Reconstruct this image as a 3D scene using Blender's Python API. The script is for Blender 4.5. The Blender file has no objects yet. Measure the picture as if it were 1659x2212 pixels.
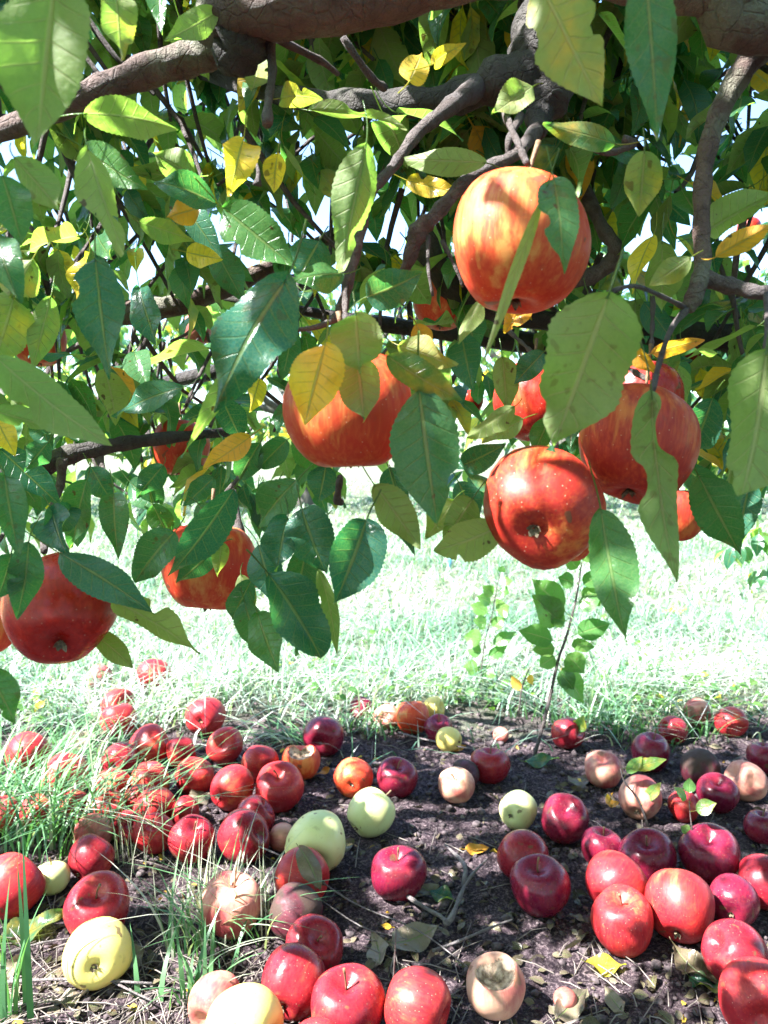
import bpy, math, random
import numpy as np
from mathutils import Vector, Matrix
R = math.radians
rng = np.random.default_rng(11)
random.seed(11)
scene = bpy.context.scene
COL = scene.collection

# ------------------------------------------------------------------ camera
F, CX, CY = 1670.0, 829.5, 1106.0          # focal length and centre, in units of a 1659 x 2212 picture
CAM_H, PITCH = 0.68, R(5.0)
cam_data = bpy.data.cameras.new('camera')
cam_data.sensor_fit = 'VERTICAL'
cam_data.sensor_height = 36.0
cam_data.lens = 36.0 * F / 2212.0
cam_data.clip_start = 0.02
cam_data.clip_end = 600.0
cam_data.dof.use_dof = True
cam_data.dof.focus_distance = 0.75
cam_data.dof.aperture_fstop = 13.0
cam = bpy.data.objects.new('camera', cam_data)
cam.location = (0, 0, CAM_H)
cam.rotation_euler = (R(90) - PITCH, 0, 0)
COL.objects.link(cam)
scene.camera = cam

# ------------------------------------------------------------------ light
SUN_TO = Vector((-0.60, -0.22, 0.77)).normalized()      # direction towards the sun
world = bpy.data.worlds.new('World')
scene.world = world
world.use_nodes = True
wn = world.node_tree
sky = wn.nodes.new('ShaderNodeTexSky')
sky.sky_type = 'NISHITA'
sky.sun_disc = False
sky.ozone_density = 4.5
sky.sun_elevation = math.asin(SUN_TO.z)
sky.sun_rotation = math.atan2(SUN_TO.x, SUN_TO.y)
wn.nodes['Background'].inputs['Strength'].default_value = 0.095
wn.links.new(sky.outputs[0], wn.nodes['Background'].inputs['Color'])
sun_data = bpy.data.lights.new('sun', 'SUN')
sun_data.energy = 5.0
sun_data.angle = R(0.53)
sun_data.color = (1.0, 0.99, 0.975)
sun = bpy.data.objects.new('sun', sun_data)
sun.rotation_euler = SUN_TO.to_track_quat('Z', 'Y').to_euler()
COL.objects.link(sun)
scene.view_settings.view_transform = 'Standard'
scene.view_settings.look = 'None'
scene.view_settings.exposure = 2.78
scene.view_settings.gamma = 1.0
scene.view_settings.use_curve_mapping = False
scene.cycles.max_bounces = 8
scene.cycles.transparent_max_bounces = 4
scene.cycles.sample_clamp_indirect = 6.0

# ------------------------------------------------------------------ helpers
SP, CP = math.sin(PITCH), math.cos(PITCH)
def at(px, py, z):
    """World point at picture place (px, py), z metres in front of the camera."""
    a, b = (px - CX) / F * z, (py - CY) / F * z
    return Vector((a, z * CP - b * SP, CAM_H - z * SP - b * CP))
def vnoise(x, y, s=0):
    x = np.asarray(x, float); y = np.asarray(y, float)
    return (np.sin(x * 1.7 + 1.3 * np.sin(y * 1.1 + s) + s) + np.sin(y * 2.1 + 1.7 * np.sin(x * 0.9 - s) + 2 * s)
            + 0.5 * np.sin(x * 3.9 - y * 3.1 + s * 3)) / 2.5
def ground_h(x, y):
    near = np.exp(-(np.hypot(np.asarray(x, float), np.asarray(y, float) - 1.2) / 2.2) ** 2)
    return near * (0.006 * vnoise(np.asarray(x) * 5, np.asarray(y) * 5, 1) + 0.0035 * vnoise(np.asarray(x) * 19, np.asarray(y) * 19, 2)) \
        + 0.02 * vnoise(np.asarray(x) * .5, np.asarray(y) * .5, 3) * (1 - near)
def gp(px, py, lift=0.0):
    a, b = (px - CX) / F, (py - CY) / F
    k = SP + b * CP
    z = CAM_H / max(k, 1e-3)
    p = at(px, py, z)
    p.z = float(ground_h(p.x, p.y)) + lift
    return p
TO_CAM = lambda p: (Vector((0, 0, CAM_H)) - p).normalized()

def np_mesh(name, V, Fq=None, Ft=None, uv=None, lv=None, mat=None, smooth=True):
    me = bpy.data.meshes.new(name)
    V = np.asarray(V, np.float32).reshape(-1, 3)
    loops, starts, totals = [], [], []
    n = 0
    for Fa, k in ((Fq, 4), (Ft, 3)):
        if Fa is not None and len(Fa):
            Fa = np.asarray(Fa, np.int32).reshape(-1, k)
            loops.append(Fa.ravel()); starts.append(n + np.arange(len(Fa)) * k); totals.append(np.full(len(Fa), k)); n += Fa.size
    loops = np.concatenate(loops); starts = np.concatenate(starts); totals = np.concatenate(totals)
    me.vertices.add(len(V)); me.vertices.foreach_set('co', V.ravel())
    me.loops.add(len(loops)); me.loops.foreach_set('vertex_index', loops.astype(np.int32))
    me.polygons.add(len(starts)); me.polygons.foreach_set('loop_start', starts.astype(np.int32)); me.polygons.foreach_set('loop_total', totals.astype(np.int32))
    me.update(calc_edges=True)
    if smooth:
        me.polygons.foreach_set('use_smooth', np.ones(len(starts), bool))
    if uv is not None:
        l = me.uv_layers.new(name='UVMap')
        l.data.foreach_set('uv', np.asarray(uv, np.float32)[loops].ravel())
    if lv is not None:
        a = me.color_attributes.new('lv', 'FLOAT_COLOR', 'POINT')
        lv = np.asarray(lv, np.float32)
        if lv.ndim == 1: lv = np.tile(lv, (len(V), 1))
        a.data.foreach_set('color', np.concatenate([lv, np.ones((len(V), 1), np.float32)], 1).ravel())
    me.validate()
    if mat: me.materials.append(mat)
    return me
def link(name, data, parent=None, matrix=None):
    o = bpy.data.objects.new(name, data)
    COL.objects.link(o)
    if parent: o.parent = parent
    if matrix is not None: o.matrix_basis = matrix
    return o
def tag(o, label=None, cat=None, group=None, kind=None):
    for k, v in (('label', label), ('category', cat), ('group', group), ('kind', kind)):
        if v: o[k] = v
    return o
def thing(name, loc, label, cat, group=None):
    o = bpy.data.objects.new(name, None)
    o.empty_display_size = 0.02
    o.location = loc
    COL.objects.link(o)
    return tag(o, label, cat, group)

def tube_arrays(pts, rad, seg=8, sub=4, rough=0.0, cap=True):
    """A tapering tube along a smooth curve through pts."""
    P = np.array([list(p) for p in pts], float); rad = np.asarray(rad, float)
    Q = np.vstack([2 * P[0] - P[1], P, 2 * P[-1] - P[-2]])
    C, Rr = [], []
    for i in range(len(P) - 1):
        for k in range(sub):
            t = k / sub
            a, b, c, d = Q[i:i + 4]
            C.append(.5 * (2 * b + (c - a) * t + (2 * a - 5 * b + 4 * c - d) * t * t + (3 * b - a - 3 * c + d) * t ** 3))
            Rr.append(rad[i] * (1 - t) + rad[i + 1] * t)
    C.append(P[-1]); Rr.append(rad[-1]); C = np.array(C); Rr = np.array(Rr)
    T = np.gradient(C, axis=0); T /= np.linalg.norm(T, axis=1)[:, None] + 1e-9
    up = np.array([0.13, 0.31, 0.94]); V = []
    n = None
    for i in range(len(C)):
        if n is None:
            n = np.cross(T[i], up); 
        n = n - T[i] * np.dot(n, T[i]); n /= np.linalg.norm(n) + 1e-9
        b = np.cross(T[i], n)
        an = np.linspace(0, 2 * np.pi, seg, endpoint=False)
        rr = Rr[i] * (1 + rough * (rng.random(seg) - .5) + rough * .8 * math.sin(i * 1.9))
        V.append(C[i] + np.outer(np.cos(an) * rr, n) + np.outer(np.sin(an) * rr, b))
    V = np.vstack(V); m = len(C)
    i, j = np.meshgrid(np.arange(m - 1), np.arange(seg), indexing='ij')
    a = (i * seg + j).ravel(); b = (i * seg + (j + 1) % seg).ravel()
    Fq = np.stack([a, b, b + seg, a + seg], 1)
    Ft = []
    if cap:
        V = np.vstack([V, C[0], C[-1]]); c0, c1 = len(V) - 2, len(V) - 1
        for j in range(seg):
            Ft.append((c0, (j + 1) % seg, j)); Ft.append((c1, (m - 1) * seg + j, (m - 1) * seg + (j + 1) % seg))
    return V, Fq, np.array(Ft).reshape(-1, 3)
def tube(name, pts, rad, mat, parent=None, seg=8, sub=4, rough=0.0):
    off = np.zeros(3) if parent is None else np.array(parent.location)
    V, Fq, Ft = tube_arrays(pts, rad, seg, sub, rough)
    return link(name, np_mesh(name, V - off, Fq, Ft, mat=mat), parent)

# ------------------------------------------------------------------ materials
class NT:
    def __init__(s, name):
        s.m = bpy.data.materials.new(name); s.m.use_nodes = True
        s.t = s.m.node_tree; s.t.nodes.clear()
        s.out = s.t.nodes.new('ShaderNodeOutputMaterial')
    def put(s, sock, v):
        if v is None: return
        if isinstance(v, bpy.types.NodeSocket): s.t.links.new(v, sock)
        else:
            if sock.type == 'RGBA' and len(v) == 3: v = (*v, 1)
            sock.default_value = v
    def n(s, typ, ins=None, **props):
        nd = s.t.nodes.new('ShaderNode' + typ)
        for k, v in props.items(): setattr(nd, k, v)
        for k, v in (ins or {}).items(): s.put(nd.inputs[k], v)
        return nd
    def math(s, op, a, b=None, c=None, clamp=False):
        nd = s.n('Math', operation=op, use_clamp=clamp)
        for i, v in enumerate((a, b, c)): s.put(nd.inputs[i], v)
        return nd.outputs[0]
    def mix(s, f, a, b, blend='MIX'):
        nd = s.n('Mix', data_type='RGBA', blend_type=blend)
        s.put(nd.inputs['Factor'], f); s.put(nd.inputs[6], a); s.put(nd.inputs[7], b)
        return nd.outputs[2]
    def ramp(s, v, a, b, lo=0.0, hi=1.0, smooth=True):
        nd = s.n('MapRange', interpolation_type='SMOOTHSTEP' if smooth else 'LINEAR')
        for k, x in (('Value', v), ('From Min', a), ('From Max', b), ('To Min', lo), ('To Max', hi)): s.put(nd.inputs[k], x)
        return nd.outputs[0]
    def noise(s, vec, scale, detail=3, rough=.55, dist=0.0):
        return s.n('TexNoise', {'Vector': vec, 'Scale': scale, 'Detail': detail, 'Roughness': rough, 'Distortion': dist}).outputs[0]
    def bump(s, h, strength=.3, dist=.002):
        return s.n('Bump', {'Height': h, 'Strength': strength, 'Distance': dist}).outputs[0]
    def coord(s, which='Object'):
        return s.n('TexCoord').outputs[which]
    def scaled(s, vec, sc, loc=(0, 0, 0)):
        nd = s.n('Mapping'); s.put(nd.inputs['Vector'], vec); s.put(nd.inputs['Scale'], sc); s.put(nd.inputs['Location'], loc)
        return nd.outputs[0]
    def done(s, sh):
        s.t.links.new(sh, s.out.inputs['Surface']); return s.m

def leaf_material(name, up_a, up_b, lo_a, lo_b, trans=.34, dry=False):
    s = NT(name)
    lv = s.n('SeparateColor', {'Color': s.n('Attribute', attribute_name='lv').outputs['Color']})
    r, g, b = lv.outputs[0], lv.outputs[1], lv.outputs[2]
    uvs = s.n('SeparateXYZ', {'Vector': s.n('UVMap').outputs[0]})
    u, v = uvs.outputs[0], uvs.outputs[1]
    back = s.n('NewGeometry').outputs['Backfacing']
    au = s.math('MULTIPLY', s.math('ABSOLUTE', s.math('SUBTRACT', u, .5)), 2.0)
    mid = s.ramp(au, .03, .085, 1, 0)
    ph = s.math('MULTIPLY', s.math('SUBTRACT', v, s.math('MULTIPLY', s.math('POWER', au, .8), .13)), 8.5)
    tri = s.math('PINGPONG', ph, .5)
    side = s.math('MULTIPLY', s.ramp(tri, .015, .075, 1, 0), s.ramp(au, .55, 1.0, 1, 0))
    vein = s.math('MAXIMUM', mid, s.math('MULTIPLY', side, s.ramp(back, 0, 1, .42, .75)), clamp=True)
    obj = s.coord('Object')
    n1 = s.noise(obj, 45, 3)
    n2 = s.noise(obj, 260, 3)
    up = s.mix(r, up_a, up_b); lo = s.mix(r, lo_a, lo_b)
    green = s.mix(back, up, lo)
    green = s.mix(s.math('MULTIPLY', vein, .55), green, s.mix(back, (.13, .20, .06), (.34, .36, .17)))
    green = s.mix(s.ramp(n1, .3, .75, 0, .35), green, s.mix(.5, green, (.10, .13, .02)))
    yel = s.mix(r, (.62, .45, .05), (.60, .24, .035))
    yel = s.mix(s.math('MULTIPLY', vein, s.ramp(r, .1, .6, .7, .2)), yel, (.22, .26, .05))
    fy = s.ramp(s.math('ADD', s.math('MULTIPLY', g, 1.5), s.math('MULTIPLY', s.math('SUBTRACT', n1, .5), .9)), .32, .85)
    col = s.mix(fy, green, yel)
    net = s.n('TexVoronoi', {'Vector': obj, 'Scale': 420.0}, feature='DISTANCE_TO_EDGE').outputs['Distance']
    netf = s.ramp(net, .0, .09, .30, 0)
    col = s.mix(netf, col, s.mix(.5, col, (.30, .34, .14)))
    scab = s.math('MULTIPLY', s.ramp(s.noise(obj, 75, 2, .5, .3), .70, .73), s.ramp(r, .35, .6))
    col = s.mix(scab, col, (.075, .05, .02))
    spot = s.math('MULTIPLY', s.ramp(s.noise(obj, 130, 1.5, .5), .62, .68), b)
    col = s.mix(spot, col, (.10, .05, .015))
    col = s.mix(s.ramp(n2, .35, .8, 0, .3), col, s.mix(.35, col, (.02, .03, .01)))
    rough = s.mix(back, (.25,) * 3, (.58,) * 3)
    bmp = s.bump(s.math('ADD', s.math('MULTIPLY', vein, s.ramp(back, 0, 1, -1.0, 1.0)), s.math('MULTIPLY', n2, .6)), .8, .0011)
    p = s.n('BsdfPrincipled', {'Base Color': col, 'Roughness': rough, 'Specular IOR Level': .25 if dry else .5, 'Normal': bmp})
    tcol = s.mix(1.0, col, (1.6, 2.3, .8) if not dry else (1.2, 1.0, .8), 'MULTIPLY')
    tcol = s.mix(vein, tcol, s.mix(.6, tcol, (.42, .50, .16)))
    tr = s.n('BsdfTranslucent', {'Color': tcol, 'Normal': bmp})
    mx = s.n('MixShader'); s.put(mx.inputs[0], trans); s.put(mx.inputs[1], p.outputs[0]); s.put(mx.inputs[2], tr.outputs[0])
    return s.done(mx.outputs[0])
M_LEAF = leaf_material('apple_leaf', (.018, .108, .085), (.058, .165, .046), (.155, .238, .082), (.240, .285, .098), .48)
M_DRY = leaf_material('dry_leaf', (.12, .085, .06), (.26, .21, .17), (.15, .11, .085), (.28, .24, .20), .10, dry=True)
M_LITTER = leaf_material('leaf_litter', (.045, .03, .024), (.16, .12, .095), (.055, .04, .03), (.19, .145, .12), .06, dry=True)
M_SHOOT = leaf_material('shoot_leaf', (.06, .17, .05), (.11, .21, .05), (.12, .20, .06), (.15, .22, .07), .42)

def grass_material(name, ga, gb, straw, trans=.3):
    s = NT(name)
    lv = s.n('SeparateColor', {'Color': s.n('Attribute', attribute_name='lv').outputs['Color']})
    col = s.mix(lv.outputs[0], ga, gb)
    col = s.mix(lv.outputs[1], col, straw)
    p = s.n('BsdfPrincipled', {'Base Color': col, 'Roughness': .42, 'Specular IOR Level': .5})
    tr = s.n('BsdfTranslucent', {'Color': s.mix(1.0, col, (1.3, 1.6, .7), 'MULTIPLY')})
    mx = s.n('MixShader'); s.put(mx.inputs[0], trans); s.put(mx.inputs[1], p.outputs[0]); s.put(mx.inputs[2], tr.outputs[0])
    return s.done(mx.outputs[0])
M_LAWN = grass_material('lawn_blades', (.03, .11, .06), (.17, .30, .19), (.55, .55, .52))
M_TUFT = grass_material('long_grass', (.045, .14, .06), (.12, .25, .10), (.46, .44, .36))

def bark_material(name, a, b, c, scale=1.0):
    s = NT(name)
    obj = s.coord('Object')
    n1 = s.noise(obj, 28 * scale, 5, .6, .4); n2 = s.noise(obj, 150 * scale, 4, .7); n3 = s.noise(obj, 9 * scale, 2)
    col = s.mix(s.ramp(n1, .35, .68), a, b)
    col = s.mix(s.ramp(s.math('ADD', s.math('MULTIPLY', n3, .6), s.math('MULTIPLY', n1, .4)), .50, .58, 0, .85), col, c)
    n4 = s.noise(obj, 420 * scale, 4, .7)
    col = s.mix(s.ramp(n4, .35, .7, .45, 0), col, s.mix(.5, col, (.03, .02, .018)))
    col = s.mix(s.ramp(n2, .55, .75, 0, .6), col, (.025, .018, .014))
    ck = s.n('TexVoronoi', {'Vector': obj, 'Scale': 75.0 * scale}, feature='DISTANCE_TO_EDGE').outputs['Distance']
    crack = s.ramp(s.math('ADD', ck, s.math('MULTIPLY', n2, .12)), .05, .13, 1, 0)
    col = s.mix(s.math('MULTIPLY', crack, .12), col, (.018, .012, .010))
    h = s.math('SUBTRACT', s.math('ADD', s.math('ADD', n1, s.math('MULTIPLY', n2, .7)), s.math('MULTIPLY', n4, .35)), s.math('MULTIPLY', crack, .18))
    return s.done(s.n('BsdfPrincipled', {'Base Color': col, 'Roughness': .8, 'Normal': s.bump(h, 1.0, .007)}).outputs[0])
M_BARK = bark_material('limb_bark', (.085, .046, .038), (.14, .088, .068), (.15, .15, .105))
M_DARKBARK = bark_material('old_bark', (.022, .018, .017), (.055, .046, .04), (.05, .05, .036))
M_TWIG = bark_material('twig_bark', (.085, .060, .055), (.19, .155, .145), (.12, .10, .10), 2.5)
M_DEADTWIG = bark_material('dead_twig', (.20, .17, .17), (.36, .32, .31), (.25, .2, .2), 2.5)

def apple_material(name, ground, blush, deep, cover, streak=1.0, gloss=.30, rot=0.0, bruise=(.12, .06, .03), spec=.32):
    """ground: pale ground colour; blush and deep: the red over it; cover: how much of the skin is red."""
    s = NT(name)
    gen = s.coord('Object')
    rnd = s.n('ObjectInfo').outputs['Random']
    shift = s.n('CombineXYZ', {'X': s.math('MULTIPLY', rnd, 31.0), 'Y': s.math('MULTIPLY', rnd, 17.0), 'Z': rnd}).outputs[0]
    pos = s.n('VectorMath', {0: s.scaled(gen, (24, 24, 24)), 1: shift}, operation='ADD').outputs[0]
    stretched = s.scaled(pos, (2.6, 2.6, .33))
    big = s.noise(pos, .75, 2, .5)
    st = s.noise(stretched, 2.0, 4, .62, .2)
    fine = s.noise(stretched, 6.0, 3, .6)
    f = s.math('ADD', s.math('MULTIPLY', big, 1.1), s.math('MULTIPLY', s.math('SUBTRACT', st, .5), .75 * streak))
    fac = s.ramp(f, 1.02 - cover, 1.30 - cover)
    red = s.mix(s.ramp(s.math('ADD', s.math('MULTIPLY', fine, .5), s.math('MULTIPLY', big, .5)), .35, .62), blush, deep)
    col = s.mix(fac, ground, red)
    hz = s.n('SeparateXYZ', {'Vector': gen}).outputs[2]
    vor = s.n('TexVoronoi', {'Vector': s.scaled(pos, (1, 1, 1)), 'Scale': 8.0, 'Randomness': 1.0}).outputs['Distance']
    col = s.mix(s.math('MULTIPLY', s.ramp(vor, .05, .13, 1, 0), .5), col, (.62, .42, .28))
    rt = s.ramp(s.noise(pos, .9, 3, .5, .6), .66 - rot * .3, .72 - rot * .25)
    if rot > 0:
        col = s.mix(rt, col, bruise)
    else:
        col = s.mix(s.ramp(s.noise(pos, 2.3, 2, .4), .70, .73, 0, .8), col, bruise)
    col = s.mix(s.ramp(s.noise(pos, 3.4, 6, .7, .5), .56, .70, 0, .45), col, s.mix(.55, col, (.10, .065, .05)))
    rough = s.ramp(s.noise(pos, 5, 3), .3, .7, gloss - .07, gloss + .16)
    if rot > 0: rough = s.math('ADD', rough, s.math('MULTIPLY', rt, .3))
    h = s.math('ADD', s.math('MULTIPLY', s.noise(pos, 14, 2), .3), s.math('MULTIPLY', s.noise(pos, 1.6, 2), 1.0))
    p = s.n('BsdfPrincipled', {'Base Color': col, 'Roughness': rough, 'Specular IOR Level': spec, 'Normal': s.bump(h, .22 + rot * .5, .002),
                               'Subsurface Weight': .08, 'Subsurface Radius': (.012, .004, .002), 'Subsurface Scale': .3})
    return s.done(p.outputs[0])
AM = {
    'orange': apple_material('skin_orange_red', (.64, .24, .065), (.60, .095, .028), (.50, .036, .015), .74, 1.35, .42),
    'hangred': apple_material('skin_hanging_red', (.58, .17, .045), (.50, .058, .020), (.31, .018, .012), .74, 1.25, .42),
    'hangdeep': apple_material('skin_hanging_deep', (.50, .11, .03), (.44, .026, .014), (.27, .010, .008), .82, .8, .25),
    'deep': apple_material('skin_deep_red', (.46, .10, .05), (.31, .020, .026), (.18, .009, .019), .85, .6, .25),
    'dark': apple_material('skin_dark_crimson', (.30, .045, .05), (.20, .013, .028), (.11, .006, .025), .90, .5, .25),
    'red': apple_material('skin_bright_red', (.56, .14, .055), (.44, .032, .026), (.27, .011, .020), .82, .8, .36),
    'yellow': apple_material('skin_yellow', (.66, .53, .15), (.68, .46, .11), (.60, .35, .09), .42, .4, .36),
    'green': apple_material('skin_pale_green', (.54, .55, .25), (.60, .56, .26), (.50, .44, .19), .42, .4, .36),
    'tan': apple_material('skin_tan_brown', (.56, .31, .21), (.52, .19, .13), (.40, .11, .09), .58, .6, .46, .16, (.24, .11, .065)),
    'pink': apple_material('skin_dull_pink', (.50, .24, .17), (.44, .11, .09), (.33, .055, .06), .60, .6, .46, .2, (.22, .10, .07)),
    'rot': apple_material('skin_rotting', (.16, .05, .05), (.11, .02, .03), (.06, .012, .02), .8, .4, .45, .8, (.05, .028, .022)),
}
def simple(name, a, b, scale, rough=.7, bump=.5, dist=.002):
    s = NT(name)
    n1 = s.noise(s.coord('Object'), scale, 5, .6)
    return s.done(s.n('BsdfPrincipled', {'Base Color': s.mix(s.ramp(n1, .3, .7), a, b), 'Roughness': rough, 'Normal': s.bump(n1, bump, dist)}).outputs[0])
M_STEM = simple('apple_stem', (.10, .055, .025), (.20, .12, .06), 300)
M_CALYX = simple('apple_calyx', (.05, .035, .02), (.20, .15, .09), 400)
M_FLESH = simple('bitten_flesh', (.13, .07, .04), (.64, .47, .34), 110, .75, .8, .004)
M_STRAW = simple('straw', (.10, .08, .07), (.24, .205, .18), 40)
M_CLOD = simple('soil_clod', (.022, .016, .018), (.12, .09, .094), 90, .95, .8, .003)
M_BLUE = simple('blue_paint', (.03, .18, .42), (.05, .24, .5), 60, .4)
M_FARTRUNK = bark_material('far_bark', (.05, .04, .035), (.11, .095, .085), (.08, .08, .06), .3)

def ground_material():
    s = NT('orchard_soil')
    obj = s.coord('Object')
    xyz = s.n('SeparateXYZ', {'Vector': obj})
    n0 = s.noise(obj, 3.2, 4, .6); n1 = s.noise(obj, 26, 5, .65); n2 = s.noise(obj, 190, 4, .7); n3 = s.noise(obj, 8, 3)
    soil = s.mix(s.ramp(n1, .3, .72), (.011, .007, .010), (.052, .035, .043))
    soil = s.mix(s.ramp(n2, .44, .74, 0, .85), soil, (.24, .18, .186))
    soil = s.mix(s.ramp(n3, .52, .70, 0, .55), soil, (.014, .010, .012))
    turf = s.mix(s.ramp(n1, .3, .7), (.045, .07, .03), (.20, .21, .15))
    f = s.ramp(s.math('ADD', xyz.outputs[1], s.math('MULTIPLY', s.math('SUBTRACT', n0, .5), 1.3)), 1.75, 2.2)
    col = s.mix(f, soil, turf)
    h = s.math('ADD', s.math('MULTIPLY', n1, 1.2), s.math('MULTIPLY', n2, .5))
    return s.done(s.n('BsdfPrincipled', {'Base Color': col, 'Roughness': .95, 'Specular IOR Level': .15, 'Normal': s.bump(h, 1.0, .012)}).outputs[0])
M_GROUND = ground_material()

# ------------------------------------------------------------------ ground
def axis(fine_lo, fine_hi, step, lo, hi):
    a = np.arange(fine_lo, fine_hi, step)
    l = fine_lo - np.geomspace(step * 2, fine_lo - lo, 26); h = a[-1] + np.geomspace(step * 2, hi - fine_hi, 26)
    return np.concatenate([l[::-1], a, h])
gx, gy = axis(-1.25, 1.25, .011, -150, 150), axis(.55, 2.3, .011, -80, 300)
GX, GY = np.meshgrid(gx, gy)
GZ = ground_h(GX, GY)
m1 = (np.abs(GX) < 1.3) & (GY > .5) & (GY < 2.35)
GZ = GZ + np.where(m1, rng.normal(0, .0021, GX.shape), 0)
V = np.stack([GX, GY, GZ], -1).reshape(-1, 3)
i, j = np.meshgrid(np.arange(len(gy) - 1), np.arange(len(gx) - 1), indexing='ij')
a = (i * len(gx) + j).ravel()
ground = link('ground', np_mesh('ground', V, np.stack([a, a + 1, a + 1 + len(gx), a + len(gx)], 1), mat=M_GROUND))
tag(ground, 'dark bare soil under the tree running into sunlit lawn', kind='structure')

# ------------------------------------------------------------------ leaf shape
def leaf_arrays(L, W, nu=6, nv=22, fold=.25, curl=.5, wave=.12, serr=.035, pet=.3, twist=0.0, bite=None, bell=1.0, rnd=None):
    """Leaf with its base at the origin, tip along +Y, upper side +Z. Returns V, quads, uv."""
    rnd = rnd or rng
    v = np.linspace(0, 1, nv + 1)
    w = np.sin(np.pi * np.clip(v, 0, 1) ** .82) ** .72 * (1 - .18 * v)
    w = np.maximum(w, .012); w[-1] = .012
    tp = np.clip((v - .62) / .38, 0, 1)
    w *= (1 - .55 * tp ** 1.3 * (1 - .25 * tp)) * bell; w[-1] = .012
    u = np.linspace(-1, 1, nu + 1)
    U, Vv = np.meshgrid(u, v)
    Wd = np.tile(w[:, None], (1, nu + 1))
    ph = rnd.random(4) * 6.28
    for sgn, p in ((-1, ph[0]), (1, ph[1])):
        Wd = np.where(U * sgn > 0, Wd * (1 + .045 * np.sin(Vv * 6 + p) + .018 * np.sin(Vv * 15 + 2 * p)), Wd)
    if serr:
        z = np.where(np.arange(nv + 1) % 2 == 0, 1 + serr, 1 - serr)
        Wd = np.where(np.abs(U) > .99, Wd * z[:, None], Wd)
    if bite:
        for (sg, v0, wd, amt) in bite:
            k = 1 - amt * np.exp(-((Vv - v0) / wd) ** 4)
            Wd = np.where(U * sg > 0, Wd * k, Wd)
    X = U * Wd * W / 2
    Z = fold * np.abs(X) * (1 - .25 * np.abs(U)) + wave * W * .5 * np.abs(U) ** 1.5 * np.sin(Vv * (7 + 4 * rnd.random()) + ph[2] + np.sign(U) * ph[3]) 
    if twist:
        an = twist * Vv; X, Z = X * np.cos(an) - Z * np.sin(an), X * np.sin(an) + Z * np.cos(an)
    th = curl * (v - .15) * 1.0
    cy = np.concatenate([[0], np.cumsum(np.cos(th[1:]) * L / nv)]); cz = np.concatenate([[0], np.cumsum(-np.sin(th[1:]) * L / nv)])
    Y = cy[:, None] + Z * np.sin(th)[:, None]; Zz = cz[:, None] + Z * np.cos(th)[:, None]
    P = np.stack([X, Y, Zz], -1).reshape(-1, 3)
    uv = np.stack([(U + 1) / 2, Vv], -1).reshape(-1, 2)
    i, j = np.meshgrid(np.arange(nv), np.arange(nu), indexing='ij')
    a = (i * (nu + 1) + j).ravel()
    Q = np.stack([a, a + 1, a + nu + 2, a + nu + 1], 1)
    if pet:
        pr = max(.018 * W, .0005)
        n0 = len(P); ks = 5; pl = pet * L; up = .35 + .5 * rnd.random(); sd = (rnd.random() - .5) * .7
        t = np.linspace(0, 1, ks)
        C = np.stack([sd * pl * t ** 2, .04 * L - (pl + .04 * L) * t, up * pl * t ** 2 - .0004], -1)
        ring = [np.stack([C[:, 0] + math.cos(k * 2.094 + .5) * pr, C[:, 1], C[:, 2] + math.sin(k * 2.094 + .5) * pr], -1) for k in range(3)]
        P = np.vstack([P] + ring); uv = np.vstack([uv, np.tile([.5, .3], (3 * ks, 1))])
        for k in range(3):
            for q in range(ks - 1):
                a0, b0 = n0 + k * ks + q, n0 + ((k + 1) % 3) * ks + q
                Q = np.vstack([Q, [[a0, b0, b0 + 1, a0 + 1]]])
    return P, Q, uv

def leaf_frame(d, nrm):
    y = Vector(d).normalized(); z = Vector(nrm); z = (z - y * z.dot(y)).normalized(); x = y.cross(z)
    return Matrix((x, y, z)).transposed()
LVKIND = {'g': (0.0, 0.0), 'm': (.30, .35), 'y': (.95, .45), 'o': (.95, .2), 't': (.9, .1)}
def place_leaf(B, T, Wm, up, kind, parent, roll=0.0, mat=None, name='leaf', petl=.3, bite=None, fold=None, curl=None, wave=None, r=None, nu=6, nv=40, bell=1.0, serr=.024):
    """A leaf from base B to tip T whose upper side looks along `up`."""
    d = (T - B); Lc = d.length
    fold = rng.choice([1, 1, 1, -.6]) * rng.uniform(.22, .85) if fold is None else fold
    curl = rng.uniform(-.2, .9) if curl is None else curl
    wave = rng.uniform(.08, .32) if wave is None else wave
    P, Q, uv = leaf_arrays(Lc, Wm, nu, nv, fold, curl, wave, serr, petl, rng.uniform(-.55, .55), bite, bell)
    tip = P[(nv) * (nu + 1) + nu // 2]
    ang = math.atan2(tip[2], tip[1])           # lay the chord base-tip on +Y
    c, s_ = math.cos(-ang), math.sin(-ang)
    y, z = P[:, 1] * c - P[:, 2] * s_, P[:, 1] * s_ + P[:, 2] * c
    k = Lc / math.hypot(tip[1], tip[2])
    P = np.stack([P[:, 0], y * k, z * k], 1)
    M = leaf_frame(d, up)
    if roll: M = Matrix.Rotation(R(roll), 3, d.normalized()) @ M
    g, b = LVKIND[kind]
    rr = rng.random() if r is None else r
    if kind == 'y' and r is None: rr *= .35
    if kind in 'ot' and r is None: rr = .7 + .3 * rr
    me = np_mesh(name, P, Q, uv=uv, lv=(rr, g * rng.uniform(.85, 1.05), b * rng.random() + .35 * (rng.random() < .25)), mat=mat or M_LEAF)
    return link(name, me, parent, Matrix.Translation(B - (parent.location if parent else Vector())) @ M.to_4x4())

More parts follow.
